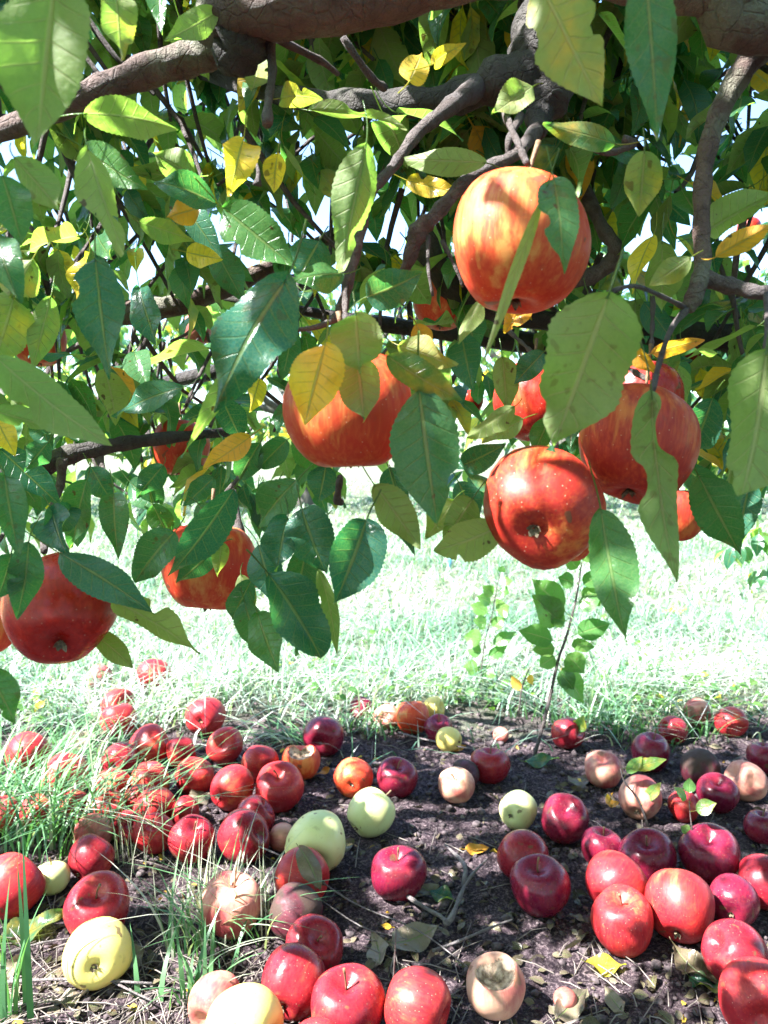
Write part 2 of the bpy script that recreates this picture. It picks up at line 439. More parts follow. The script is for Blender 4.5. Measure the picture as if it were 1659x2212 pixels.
# ------------------------------------------------------------------ the tree overhead
tree = thing('apple_tree', (1.5, .75, 0), 'large spreading apple tree whose leafy limbs hang over the ground', 'tree')
def limb(name, spec, mat, seg=10, rough=.12, sub=5):
    """spec: (px, py, depth, radius in picture units) or (Vector, radius in metres)"""
    pts, rad = [], []
    for q in spec:
        if len(q) == 4: pts.append(at(q[0], q[1], q[2])); rad.append(q[3] * q[2] / F)
        else: pts.append(Vector(q[0])); rad.append(q[1])
    return tube(name, pts, rad, mat, tree, seg, sub, rough)
limb('trunk', [((1.5, .75, -.05), .15), ((1.5, .76, .25), .115), ((1.46, .74, .7), .10), ((1.40, .76, 1.1), .095), ((1.30, .8, 1.6), .075), ((1.1, .9, 2.2), .045)], M_BARK, 14, .18)
limb('limb', [((1.42, .76, 1.05), .05), ((.95, .66, 1.08), .038), (1780, 48, .52, 58), (1560, -22, .50, 62), (1400, -60, .50, 62), (1200, -80, .51, 62), (1000, -62, .52, 60), (800, -8, .52, 62), (620, 12, .52, 66), (500, 22, .53, 62), (445, 60, .55, 40)], M_BARK, 20, .07)
limb('limb', [((1.36, .80, 1.3), .06), ((.85, .95, 1.30), .042), (1290, -160, .70, 58), (1190, 10, .68, 66), (1180, 110, .66, 74), (1165, 160, .66, 62), (1080, 175, .66, 48), (960, 215, .68, 28), (780, 222, .72, 26), (600, 205, .80, 20), (420, 150, .95, 16)], M_DARKBARK, 14, .2)
limb('branch', [(500, 70, .56, 40), (440, 118, .58, 36), (330, 150, .58, 34), (190, 205, .57, 28), (60, 260, .60, 24), (-120, 330, .66, 18)], M_BARK, 12, .1)
limb('branch', [(540, 30, .53, 60), (520, 95, .54, 58), (500, 125, .55, 42), (485, 150, .56, 14)], M_DARKBARK, 12, .2)
limb('branch', [(1185, 100, .655, 68), (1190, 185, .655, 60), (1165, 250, .65, 30), (1160, 290, .63, 18)], M_DARKBARK, 12, .15)
limb('branch', [(1035, 185, .66, 26), (960, 240, .62, 17), (900, 290, .60, 14), (850, 360, .58, 12), (800, 420, .56, 12), (780, 500, .55, 11), (755, 600, .54, 11), (735, 680, .53, 13)], M_TWIG, 9, .15)
limb('branch', [(1160, 280, .63, 16), (1110, 335, .60, 15), (1010, 390, .58, 15), (940, 465, .57, 17), (905, 500, .57, 22), (880, 570, .58, 13), (850, 640, .62, 9)], M_TWIG, 9, .2)
limb('branch', [(1690, 60, .55, 34), (1620, 130, .55, 28), (1560, 230, .55, 23), (1525, 340, .54, 20), (1515, 480, .53, 18), (1518, 570, .52, 18), (1500, 640, .51, 20), (1482, 670, .51, 14)], M_BARK, 10, .12)
limb('branch', [(1512, 600, .52, 20), (1590, 620, .51, 17), (1659, 632, .50, 16), (1800, 610, .50, 16)], M_TWIG, 9, .15)
limb('branch', [(-80, 1060, .85, 24), (60, 1018, .82, 26), (140, 985, .82, 22), (230, 965, .84, 18), (330, 950, .88, 14), (520, 930, 1.0, 9)], M_DARKBARK, 10, .15)
limb('branch', [(-120, 700, 1.1, 26), (100, 690, 1.1, 26), (300, 672, 1.1, 28), (430, 645, 1.1, 22), (620, 560, 1.15, 18), (800, 470, 1.2, 16)], M_BARK, 10, .15)
limb('branch', [(1190, 620, .9, 16), (1290, 590, .88, 18), (1330, 540, .86, 17), (1300, 490, .86, 15), (1250, 380, .88, 15)], M_TWIG, 9, .15)
limb('branch', [(900, 500, .9, 30), (1000, 640, .95, 26), (1230, 700, 1.0, 26), (1480, 720, 1.05, 30), (1800, 760, 1.1, 34)], M_DARKBARK, 9, .2)
for spec in ([(580, 70, .54, 12), (588, 150, .54, 10), (580, 215, .53, 9), (576, 268, .52, 13)],
             [(545, 330, .58, 4), (558, 370, .57, 4), (556, 400, .57, 10)],
             [(735, 680, .53, 12), (690, 705, .52, 6), (620, 715, .52, 5)],
             [(600, 85, .56, 9), (690, 130, .58, 8), (730, 160, .6, 5)], [(740, 80, .60, 8), (800, 165, .62, 8), (830, 190, .64, 9)],
             [(925, 510, .57, 5), (925, 580, .55, 4), (935, 640, .55, 3)], [(955, 520, .57, 5), (985, 580, .56, 4), (1000, 620, .56, 3)],
             [(135, 990, .8, 12), (130, 1050, .8, 9), (100, 1130, .75, 7), (95, 1190, .62, 9)],
             [(210, 970, .84, 10), (225, 1030, .82, 7), (232, 1075, .8, 6)],
             [(500, 1060, .78, 10), (515, 1150, .75, 11), (522, 1230, .74, 8)],
             [(735, 1030, .56, 7), (728, 1080, .58, 9), (740, 1085, .58, 7)],
             [(1125, 250, .64, 9), (1100, 300, .60, 8), (1098, 335, .6, 6)],
             [(1482, 670, .51, 9), (1450, 710, .46, 6), (1425, 780, .44, 6), (1408, 850, .43, 7)], [(1480, 665, .51, 6), (1430, 640, .46, 5), (1370, 618, .42, 5), (1312, 632, .41, 6)],
             [(1655, 632, .50, 6), (1657, 700, .42, 5), (1654, 760, .39, 6)], [(1345, 300, .55, 9), (1370, 310, .55, 8), (1310, 330, .55, 7), (1250, 300, .54, 10)]):
    limb('twig', spec, M_TWIG, 7, .15, 4)

# leaves one can pick out: base, tip, width, depth, side shown (u upper, l lower), kind, roll
HERO = [
 (118, -60, 78, 335, 215, .31, 'l', 'g', 8), (248, -30, 262, 132, 92, .40, 'l', 'm', -15), (350, -40, 352, 78, 52, .55, 'u', 'g', 20), (468, 25, 358, 86, 66, .52, 'l', 'g', 20),
 (180, 245, 384, 280, 92, .46, 'l', 'g', 25), (185, 322, 322, 412, 84, .48, 'u', 'g', 15), (188, 318, 268, 548, 92, .45, 'l', 'g', -25), (30, 340, 128, 452, 82, .42, 'l', 'g', 10),
 (5, 380, 48, 530, 98, .42, 'u', 'g', -10), (-5, 500, 42, 655, 92, .45, 'u', 'g', 12), (465, 440, 328, 392, 72, .56, 'u', 'g', 20), (526, 302, 496, 424, 82, .52, 'u', 'y', 5),
 (600, 330, 592, 418, 52, .52, 'l', 'y', -20), (482, 448, 640, 580, 116, .50, 'u', 'g', 12), (206, 556, 238, 820, 112, .44, 'u', 'g', 10), (618, 606, 462, 892, 172, .42, 'u', 'g', 14),
 (612, 712, 392, 990, 66, .47, 'l', 'g', -35), (704, 742, 658, 918, 124, .43, 'u', 'y', 8), (768, 676, 778, 812, 128, .425, 'l', 'g', -6), (770, 770, 786, 908, 100, .445, 'l', 'g', 5),
 (836, 768, 1000, 866, 82, .44, 'u', 'm', 30), (905, 838, 946, 1140, 158, .45, 'u', 'g', 4), (792, 308, 738, 588, 102, .46, 'l', 'g', -8), (1052, 352, 856, 346, 66, .55, 'l', 'g', 20),
 (664, 238, 880, 278, 48, .52, 'l', 'g', 40), (790, 642, 912, 588, 92, .50, 'u', 'g', 20), (742, 592, 630, 606, 78, .53, 'u', 'g', 25), (884, 176, 912, 112, 66, .50, 'l', 'y', 10),
 (936, 138, 1008, 92, 44, .50, 'l', 'y', 20), (604, 212, 700, 216, 58, .55, 'l', 'm', 20), (1160, -50, 1302, 232, 165, .37, 'l', 'm', 14), (1392, -90, 1420, 305, 112, .36, 'u', 'g', -5),
 (1152, 186, 1062, 248, 72, .52, 'l', 'm', 15), (1332, 312, 1172, 268, 64, .50, 'u', 'm', 20), (1392, 326, 1380, 468, 92, .48, 'l', 'm', 10), (1196, 385, 1218, 592, 92, .395, 'u', 'g', -6),
 (1172, 428, 1040, 792, 30, .39, 'l', 'g', 0), (1316, 632, 1192, 976, 222, .385, 'l', 'g', -8), (1656, 752, 1598, 1086, 205, .37, 'l', 'g', 10), (1408, 846, 1462, 1262, 112, .415, 'l', 'g', -12),
 (1298, 1100, 1352, 1388, 118, .47, 'u', 'g', 18), (1082, 1135, 938, 1188, 98, .52, 'l', 'g', 20), (1508, 1025, 1602, 1202, 108, .56, 'u', 'g', 18), (792, 1122, 722, 1306, 126, .50, 'u', 'g', -8),
 (808, 1046, 908, 1186, 92, .50, 'l', 'g', 25), (652, 1098, 704, 1238, 112, .52, 'u', 'g', 12), (506, 1056, 362, 1246, 98, .54, 'u', 'g', -20), (378, 1148, 292, 1258, 92, .56, 'u', 'g', 15),
 (128, 1194, 328, 1322, 92, .53, 'u', 'g', -25), (240, 1296, 430, 1414, 86, .55, 'l', 'g', 20), (190, 1362, 286, 1442, 52, .60, 'l', 'g', 15), (246, 1066, 256, 1208, 64, .62, 'u', 'g', 10),
 (188, 1036, 158, 1182, 76, .62, 'u', 'g', 20), (10, 1026, 42, 1202, 76, .50, 'u', 'g', 10), (62, 1168, 36, 1335, 80, .50, 'u', 'g', -12), (-25, 1445, 34, 1562, 82, .42, 'u', 'g', 8),
 (556, 1325, 602, 1452, 84, .55, 'u', 'g', 18), (580, 1240, 694, 1424, 128, .52, 'u', 'g', -15), (688, 1232, 728, 1414, 46, .53, 'l', 'g', 25), (642, 1036, 556, 1142, 86, .56, 'u', 'g', 12),
 (-12, 768, 242, 962, 112, .40, 'l', 'g', -18), (-25, 885, 120, 926, 52, .45, 'l', 'g', 30), (542, 942, 438, 1012, 62, .60, 'l', 't', 15), (398, 836, 246, 902, 66, .58, 'u', 'g', 25),
 (-8, 905, 34, 985, 56, .60, 'u', 'y', 10), (862, 746, 986, 792, 72, .52, 'l', 'm', 20), (1112, 878, 1008, 944, 58, .58, 'l', 'g', 20), (1492, 556, 1402, 618, 58, .49, 'l', 'm', 10),
 (1545, 556, 1668, 486, 54, .48, 'l', 'o', 15), (1525, 500, 1675, 418, 96, .56, 'l', 'g', 20), (1334, 722, 1428, 812, 44, .56, 'u', 'o', 30), (1408, 764, 1522, 734, 46, .58, 'l', 'o', 20),
 (1038, 648, 988, 742, 48, .52, 'l', 'g', 20), (398, 440, 480, 560, 70, .66, 'u', 'g', 10), (430, 450, 360, 470, 60, .60, 'u', 'o', 10), (405, 545, 480, 560, 56, .62, 'u', 'y', 20),
 (560, 120, 545, 195, 62, .60, 'l', 'm', 5), (300, 620, 345, 760, 70, .62, 'u', 'g', 12), (290, 760, 320, 840, 66, .66, 'u', 'g', 5), (70, 560, 20, 640, 90, .62, 'l', 'm', 5),
 (30, 640, -20, 800, 120, .60, 'l', 'm', 10), (110, 640, 70, 800, 66, .62, 'l', 'm', 5), (880, 390, 1000, 420, 48, .7, 'u', 'y', 5), (1330, 1010, 1255, 880, 70, .62, 'u', 'g', 10),
 (1540, 860, 1500, 980, 80, .60, 'u', 'g', 5), (980, 1080, 920, 1160, 70, .62, 'l', 'g', 12), (470, 1180, 380, 1260, 70, .60, 'u', 'g', -15), (545, 1250, 500, 1340, 60, .58, 'u', 'g', 5),
 (480, 1170, 470, 1245, 40, .58, 'l', 'm', 10), (150, 1100, 90, 1170, 70, .62, 'u', 'g', 5), (280, 1040, 350, 1110, 60, .70, 'u', 'g', 5), (620, 950, 560, 1010, 60, .62, 'u', 'g', 5),
 (600, 1040, 556, 1112, 60, .60, 'u', 'g', 10), (704, 1006, 688, 1086, 72, .60, 'u', 'g', -15), (622, 1118, 598, 1236, 92, .55, 'u', 'g', 20), (664, 1176, 636, 1296, 84, .56, 'u', 'g', -10), (558, 1176, 596, 1304, 82, .57, 'u', 'g', 12),
 (528, 1300, 562, 1408, 72, .58, 'u', 'g', 15), (606, 1296, 646, 1414, 92, .56, 'u', 'g', -20), (428, 1088, 474, 1156, 56, .64, 'u', 'g', 10), (858, 1056, 896, 1200, 62, .53, 'u', 'g', 30), (1000, 1004, 1094, 958, 62, .60, 'u', 'g', 10),
 (1022, 1076, 956, 1176, 84, .58, 'l', 'g', 10), (1240, 868, 1232, 968, 62, .50, 'u', 'g', 10), (196, 1008, 244, 1086, 60, .66, 'u', 'g', 5), (112, 1104, 142, 1196, 84, .60, 'u', 'g', 15), (24, 1196, -8, 1296, 74, .50, 'u', 'g', -10),
 (352, 1006, 296, 1074, 60, .66, 'u', 'g', 5), (318, 1028, 344, 1114, 56, .68, 'u', 'g', 15), (520, 1240, 542, 1334, 46, .60, 'l', 'g', 5), (640, 926, 694, 1012, 82, .58, 'u', 'g', 8), (562, 956, 516, 1034, 66, .62, 'u', 'g', 5),
 (478, 856, 524, 954, 72, .60, 'u', 'g', 10), (930, 958, 1006, 1014, 66, .60, 'u', 'g', 10), (72, 828, 24, 904, 66, .62, 'l', 'g', 5), (104, 956, 56, 1016, 60, .66, 'u', 'g', 10), (700, 1120, 640, 1180, 70, .54, 'u', 'g', 10), (1560, 1080, 1600, 1170, 66, .70, 'u', 'g', 10),
 (1145, 640, 1090, 720, 60, .62, 'u', 'o', 10), (900, 700, 930, 760, 50, .62, 'u', 'o', 10), (1470, 1000, 1560, 1070, 66, .66, 'u', 'g', 10), (1620, 1040, 1590, 1190, 80, .64, 'u', 'g', 10),
 (560, 820, 540, 890, 50, .62, 'l', 'y', 10), (420, 380, 330, 330, 80, .62, 'l', 'g', 10), (300, 480, 420, 520, 60, .60, 'l', 'm', 20), (690, 520, 640, 610, 100, .54, 'u', 'g', 8),
]
BITES = {18: [(1, .86, .10, .8), (-1, .92, .08, .7)], 35: [(1, .52, .07, .5), (1, .9, .1, .55)], 39: [(1, .22, .12, .95), (-1, .45, .10, .55)], 38: [(-1, .8, .05, .4)], 30: [(-1, .35, .10, .35), (1, .55, .05, .3)],
         24: [(1, .5, .1, .5)], 49: [(1, .4, .06, .6)], 14: [(1, .3, .08, .35)], 1: [(1, .85, .1, .5)], 45: [(1, .5, .1, .3)], 60: [(-1, .35, .07, .35)]}
for n, (bx, by, tx, ty, w, z, side, kind, roll) in enumerate(HERO):
    tilt = rng.uniform(-.035, .035) * (0 if z < .45 else 1) + rng.uniform(-.012, .012)
    B, T = at(bx, by, z), at(tx, ty, z + tilt)
    c = TO_CAM((B + T) / 2)
    place_leaf(B, T, w * z / F, c if side == 'u' else -c, kind, tree, roll, bite=BITES.get(n) or ([(int(rng.choice([-1, 1])), rng.uniform(.25, .9), rng.uniform(.03, .07), rng.uniform(.25, .6))] if rng.random() < .16 else None), curl=rng.uniform(.1, 1.1) if side == 'u' else rng.uniform(-.3, .9))

# twig ends bearing rosettes of leaves; the nearer ones leaf by leaf
def rosette(p, n, size, ydir=None):
    """leaf (base, tip, width, up) tuples round a spur at p"""
    out = []
    a0 = rng.random() * 6.28
    for k in range(n):
        az = a0 + k * 2.4 + rng.uniform(-.4, .4)
        el = rng.uniform(-1.0, .35)
        L = size * rng.uniform(.7, 1.15)
        d = np.array([math.cos(az) * math.cos(el), math.sin(az) * math.cos(el), math.sin(el)])
        B = np.array(p) + d * L * .25 + np.array([0, 0, .008])
        d2 = d + np.array([0, 0, -rng.uniform(.1, .8)]); d2 /= np.linalg.norm(d2)
        up = np.array([-.25, -.1, 1.0]) + rng.normal(0, .38, 3)
        out.append((B, B + d2 * L, L * rng.uniform(.44, .6), up))
    return out
CHINKS = np.array([(.08, 1.33, .06), (.21, 1.37, .065), (.33, 1.33, .05), (.50, 1.40, .07), (.63, 1.44, .055), (.76, 1.36, .06), (-.02, 1.56, .055), (.14, 1.63, .05), (.45, 1.60, .06), (.78, 1.68, .07),
                   (.40, 1.06, .055), (.52, 1.00, .07), (.66, .95, .06), (.50, .86, .06), (.72, .84, .07), (.33, .79, .06), (.15, .78, .05), (.37, 1.2, .045), (.60, 1.17, .05), (.04, 1.14, .045), (.26, .93, .05),
                   (.62, .78, .07), (-.42, .80, .07), (-.22, .77, .06), (-.33, .88, .06), (-.52, .92, .05), (-.12, 1.0, .05), (-.25, 1.12, .05), (.30, 1.72, .06), (.60, 1.80, .07), (-.06, .83, .05), (.02, 1.84, .06), (.16, 1.22, .035), (.80, 1.08, .05), (.0, 1.40, .05)])
def chink(B, T):                     # leaves dropped along chosen sun paths so single flecks reach the soil
    m = (np.array(B) + np.array(T)) / 2
    g = m - np.array(SUN_TO) * (m[2] / SUN_TO.z)
    return bool((((CHINKS[:, 0] - g[0]) ** 2 + (CHINKS[:, 1] - g[1]) ** 2) < (CHINKS[:, 2] * 1.15 + .026) ** 2).any())
near_leaves = 0
spots = []
for tries in range(900):
    if near_leaves >= 300 - len(HERO): break
    px, py, z = rng.uniform(-60, 1720), rng.uniform(-60, 1060), rng.uniform(.64, .95)
    if py > 1000 and rng.random() < .5: continue
    if 1420 < px and 40 < py < 440 and rng.random() < .75: continue
    p = at(px, py, z)
    if any((p - q).length < .10 for q in spots): continue
    spots.append(p)
    for (B, T, W, up) in rosette(p, rng.integers(3, 6), .070):
        if near_leaves >= 300 - len(HERO): break
        if chink(B, T): continue
        kd = rng.choice(['g'] * 10 + ['m', 'm', 'y', 'o'])
        place_leaf(Vector(B), Vector(T), W, Vector(up), str(kd), tree, nu=4, nv=14, petl=.35, serr=.0)
        near_leaves += 1

TPL = []
for k in range(10):
    P, Q, uv = leaf_arrays(1.0, .52, 2, 5, rng.uniform(.1, .5), rng.uniform(0, 1.0), rng.uniform(.05, .25), 0, 0, rng.uniform(-.3, .3))
    P = np.vstack([P, [[-.012, -.28, .06], [.012, -.28, .06]]]); n0 = len(P)
    Q = np.vstack([Q, [[n0 - 2, n0 - 1, 2, 0]]]); uv = np.vstack([uv, [[.5, .3], [.5, .3]]])
    P[0] = P[1] + [-.012, 0, 0]; P[2] = P[1] + [.012, 0, 0]
    TPL.append((P, Q, uv))
def leaf_mass(name, leaves, mat, parent=None, gprob=.09):
    """One mesh of many leaves: list of (base, tip, width, up)."""
    off = np.zeros(3) if parent is None else np.array(parent.location)
    VV, QQ, UU, LL = [], [], [], []; n = 0
    for (B, T, W, up) in leaves:
        P, Q, uv = TPL[rng.integers(len(TPL))]
        d = T - B; L = np.linalg.norm(d); y = d / L
        z = up - y * np.dot(up, y); z /= np.linalg.norm(z) + 1e-9; x = np.cross(y, z)
        VV.append(B - off + np.outer(P[:, 0] * W / .52, x) + np.outer(P[:, 1] * L, y) + np.outer(P[:, 2] * L, z))
        QQ.append(Q + n); UU.append(uv); n += len(P)
        q = rng.random()
        LL.append(np.tile([rng.random() * (1 if q > gprob else .6), 0 if q > gprob else rng.uniform(.3, 1), rng.random() ** 3 * .7], (len(P), 1)))
    return link(name, np_mesh(name, np.vstack(VV), np.vstack(QQ), uv=np.vstack(UU), lv=np.vstack(LL), mat=mat), parent)

mass, tw = [], []
def cavity(p):                       # the clear space in which the photographer crouches
    return np.linalg.norm((np.array(p) - [0, .05, .72]) / [.85, .92, .62]) < 1.0
def add_rosettes(n, lo, hi, size=.068, k=(5, 9), thin=None, flecks=True):
    for _ in range(n):
        p = np.array([rng.uniform(lo[q], hi[q]) for q in range(3)])
        if cavity(p): continue
        if thin is not None and rng.random() < thin(p): continue
        mass.extend(q for q in rosette(p, rng.integers(*k), size) if not (flecks and chink(q[0], q[1]))); tw.append(p)
def gap(p):                          # the bay in the crown towards the sky
    e = (p[2] - CAM_H) / p[1]; x = p[0] / p[1]
    return .62 if (p[1] > .4 and x > .30 and e > .22 and e < .70) else 0.0
lower = lambda p: max(gap(p), 1.0 if p[2] < .635 + .05 * math.sin(p[0] * 5 + 1) + .04 * math.sin(p[0] * 13) else 0.0)
def holes(p):                        # crown shaped for the light: thinned so sun reaches chosen stretches of ground
    g = np.array(p) - np.array(SUN_TO) * (p[2] / SUN_TO.z)
    best = 0.0
    for (x, y, rx, ry, a) in ((-.50, 1.52, .42, .26, .90), (-.15, 1.25, .16, .14, .7), (.10, 1.36, .22, .09, .9), (.47, .98, .26, .15, .86), (-.36, .80, .26, .10, .85), (.10, .80, .16, .08, .8), (.42, .80, .35, .07, .85),
                              (.55, 1.42, .3, .10, .75), (.62, 1.2, .2, .08, .7), (.05, 1.75, .8, .14, .6), (-.45, 1.05, .14, .12, .5)):
        d = ((g[0] - x) / rx) ** 2 + ((g[1] - y) / ry) ** 2
        if d < 1: best = max(best, a)
    return best
front = lambda p: max(lower(p), 1.0 if p[1] > 1.68 - .62 * (p[2] - .65) else 0.0, holes(p) if p[0] < -.62 * p[1] else 0.0)
def roof(p):                         # clumps of leaf with holes that let the sun through
    q = .5 + .5 * float(vnoise(p[0] * 2.6, p[1] * 2.6, 2.0))
    return max(gap(p), holes(p), .95 if q < .40 else (.35 if q < .55 else 0.0))
def side_roof(p):
    q = .5 + .5 * float(vnoise(p[0] * 3.1, p[1] * 3.1 + p[2], 5.0))
    return max(front(p), holes(p), .8 if q < .5 else .3)
add_rosettes(2600, (-.85, .80, .60), (1.3, 1.85, 1.75), thin=front)
add_rosettes(850, (-.95, .80, .98), (.62, 1.25, 1.75), thin=lambda p: max(gap(p), holes(p) if p[0] < -.62 * p[1] else 0.0, 1.0 if p[1] > 1.72 - .62 * (p[2] - .65) else 0.0))
add_rosettes(260, (-.60, .66, 1.02), (.40, .95, 1.45), thin=gap)
add_rosettes(300, (-2.0, .80, .60), (-.72, 1.75, 1.5), thin=side_roof)
add_rosettes(170, (-.95, -.25, 1.20), (.12, .43, 1.50), .075, k=(6, 10), flecks=False)  # unseen dense cluster added above the camera to shade the close leaves
add_rosettes(2000, (-2.9, -1.7, .95), (1.7, .9, 1.9), thin=roof)
add_rosettes(60, (-2.6, .2, .6), (-.75, 1.0, 1.1), thin=lower)
add_rosettes(800, (-3.4, -3.2, .55), (2.8, -1.1, 1.9), .085, thin=holes)  # unseen foliage added behind the camera to cut the sky fill
add_rosettes(420, (.95, -1.2, .55), (2.7, 1.5, 1.7), .085, thin=gap)  # out-of-view side foliage, added to block sky light
add_rosettes(300, (-3.4, -1.2, .55), (-1.6, 1.3, 1.3), .085, thin=holes)  # unseen skirt of leaves added on the other side against sky fill
for (px, py, z, k) in ((1600, 1080, 1.9, 7), (1640, 1150, 2.0, 7), (1590, 1180, 2.1, 5), (1650, 1230, 2.1, 6), (1620, 1020, 1.8, 7), (1500, 1010, 1.7, 6), (60, 1060, 1.5, 6), (150, 1090, 1.5, 5),
                       (280, 1070, 1.4, 6), (340, 1090, 1.5, 6), (420, 1060, 1.4, 6), (560, 1050, 1.3, 6), (30, 1120, 1.4, 6), (680, 1040, 1.4, 5), (960, 1060, 1.6, 5), (1020, 1020, 1.5, 6), (470, 1020, 1.5, 7), (220, 1030, 1.5, 7)):
    p = np.array(at(px, py, z)); mass.extend(rosette(p, k, .075)); tw.append(p)
fol = leaf_mass('foliage', mass, M_LEAF, tree)
fol['kind'] = 'stuff'
# spur twigs carrying the far rosettes
VV, QQ = [], []; n = 0
toff = np.array(tree.location)
for p in tw[::2]:
    q = p + np.array([rng.uniform(-.12, .12), rng.uniform(-.12, .12), rng.uniform(.05, .2)])
    V_, Q_, _t = tube_arrays([p, (p + q) / 2 + rng.normal(0, .01, 3), q], [.0022, .003, .0042], 5, 2, 0, cap=False)
    VV.append(V_ - toff); QQ.append(Q_ + n); n += len(V_)
o = link('spur_twigs', np_mesh('spur_twigs', np.vstack(VV), np.vstack(QQ), mat=M_TWIG), tree); o['kind'] = 'stuff'
for k in range(9):                   # dim inner branches through the crown
    x0 = rng.uniform(-1.4, 1.2); y0 = rng.uniform(1.0, 1.6); z0 = rng.uniform(.8, 1.6)
    a = Vector((x0, y0, z0)); dx = rng.uniform(.3, .6) * rng.choice([-1, 1])
    limb('branch', [(a, .016), (a + Vector((dx * .5, .08, rng.uniform(-.1, .1))), .012), (a + Vector((dx, .05, rng.uniform(-.25, .15))), .006)], M_DARKBARK, 7, .2, 4)

# ------------------------------------------------------------------ apples
def apple_arrays(D, squash=.9, taper=.10, lobes=.03, nth=30, nph=22, dent=0.0):
    t = np.linspace(0, math.pi, nph + 1); ph = np.linspace(0, 2 * math.pi, nth, endpoint=False)
    Tt, Ph = np.meshgrid(t, ph, indexing='ij')
    r0 = D / 2
    rr = np.sin(Tt) ** .92 * (1 + taper * np.cos(Tt))
    z = np.cos(Tt) * squash
    z -= .40 * np.exp(-(Tt / .30) ** 1.6) - .0
    z += .26 * np.exp(-((math.pi - Tt) / .34) ** 1.6)
    lob = 1 + lobes * np.cos(5 * Ph + rng.random() * 6) * (.35 + .65 * (Tt / math.pi) ** 2) + .035 * np.cos(2 * Ph + rng.random() * 6) + .03 * np.cos(Ph + rng.random() * 6) * np.cos(Tt) + .025 * np.cos(3 * Ph + Tt * 2 + rng.random() * 6)
    z = z * (1 + .03 * np.cos(Ph + rng.random() * 6))
    X, Y, Z = r0 * rr * lob * np.cos(Ph), r0 * rr * lob * np.sin(Ph), r0 * z * (1 + .03 * np.cos(2 * Ph + rng.random() * 6) * np.sin(Tt))
    P = np.stack([X, Y, Z], -1).reshape(-1, 3)
    P += 0.0
    if dent:
        for _ in range(3):
            d = rng.normal(0, 1, 3); d /= np.linalg.norm(d)
            a = P @ d / r0
            P -= np.outer(np.clip(a - (1 - dent), 0, 1) * r0 * .8, d)
    i, j = np.meshgrid(np.arange(nph), np.arange(nth), indexing='ij')
    a = (i * nth + j).ravel(); b = (i * nth + (j + 1) % nth).ravel()
    return P, np.stack([a, a + nth, b + nth, b], 1), z[0, 0] * r0, z[-1, 0] * r0
def axis_matrix(ax, spin):
    q = Vector(ax).normalized().to_track_quat('Z', 'Y')
    return q.to_matrix() @ Matrix.Rotation(spin, 3, 'Z')
def make_apple(name, centre, D, ax, skin, label, group, stem=True, on_ground=True, dent=0.0, bite=None, squash=None):
    P, Q, zt, zb = apple_arrays(D, squash or rng.uniform(.95, 1.06), rng.uniform(.05, .13), rng.uniform(.015, .035), dent=dent, nth=72 if bite else 30, nph=52 if bite else 22)
    M = axis_matrix(ax, rng.random() * 6.28)
    Pw = P @ np.array(M).T
    if on_ground:
        loc = Vector((centre.x, centre.y, float(ground_h(centre.x, centre.y)) - Pw[:, 2].min() - .003))
    else: loc = centre
    root = thing(name, loc, label, 'apple', group)
    M4 = M.to_4x4()
    if bite:
        d, depth, rad = bite                     # world direction of the bite, how deep, radius (all relative to D)
        dl = np.array(M.transposed() @ Vector(d).normalized())
        c = dl * D * (.5 + rad - depth)
        v = P - c; dist = np.linalg.norm(v, axis=1)
        inside = dist < D * rad
        jag = 1 + .10 * vnoise(P[:, 0] * 150, P[:, 1] * 150 + P[:, 2] * 110, 5) + .05 * vnoise(P[:, 0] * 420, P[:, 1] * 420 + P[:, 2] * 310, 8)
        P[inside] = c + v[inside] / dist[inside][:, None] * (D * rad * jag[inside])[:, None] if False else P[inside]
        # push skin inside the sphere back along the bite direction onto the hollow
        s_ = v[inside] @ dl; perp2 = (v[inside] ** 2).sum(1) - s_ ** 2
        tgt = -np.sqrt(np.maximum((D * rad) ** 2 - perp2, 0)) * jag[inside]
        P[inside] += np.outer(tgt - s_, dl)
        fi = inside[Q].all(1)
        used = np.unique(Q[fi]); remap = -np.ones(len(P), int); remap[used] = np.arange(len(used))
        link('bitten_flesh', np_mesh('bitten_flesh', P[used], remap[Q[fi]], mat=M_FLESH), root, M4)
        Q = Q[~fi]
    link('skin', np_mesh('skin', P, Q, mat=AM[skin]), root, M4)
    if stem:
        k = rng.normal(0, .12, 2); h = D * (rng.uniform(.24, .36) if on_ground else rng.uniform(.42, .55))
        V_, Q_, T_ = tube_arrays([(0, 0, zt - .002), (k[0] * h * .3, k[1] * h * .3, zt + h * .5), (k[0] * h, k[1] * h, zt + h)], [.0013, .0011, .0019], 6, 3)
        link('stem', np_mesh('stem', V_, Q_, T_, mat=M_STEM), root, M4)
    VV, QQ = [], []
    for k in range(5):                            # withered sepals round the eye of the fruit
        an = k * 1.2566 + rng.uniform(-.2, .2); c, s_ = math.cos(an), math.sin(an); w = D * .028; l = D * rng.uniform(.06, .09)
        pts = [(0, -w, 0), (0, w, 0), (l * .6, w * .9, -l * .55), (l * .6, -w * .9, -l * .55), (l * .8, w * .2, -l * 1.0), (l * .8, -w * .2, -l * 1.0)]
        VV += [(x * c - y * s_, x * s_ + y * c, z + zb - .0006) for x, y, z in pts]
        QQ += [(6 * k, 6 * k + 1, 6 * k + 2, 6 * k + 3), (6 * k + 3, 6 * k + 2, 6 * k + 4, 6 * k + 5)]
    link('calyx', np_mesh('calyx', VV, QQ, mat=M_CALYX, smooth=False), root, M4)
    return root

HG = 'apples hanging in the tree'
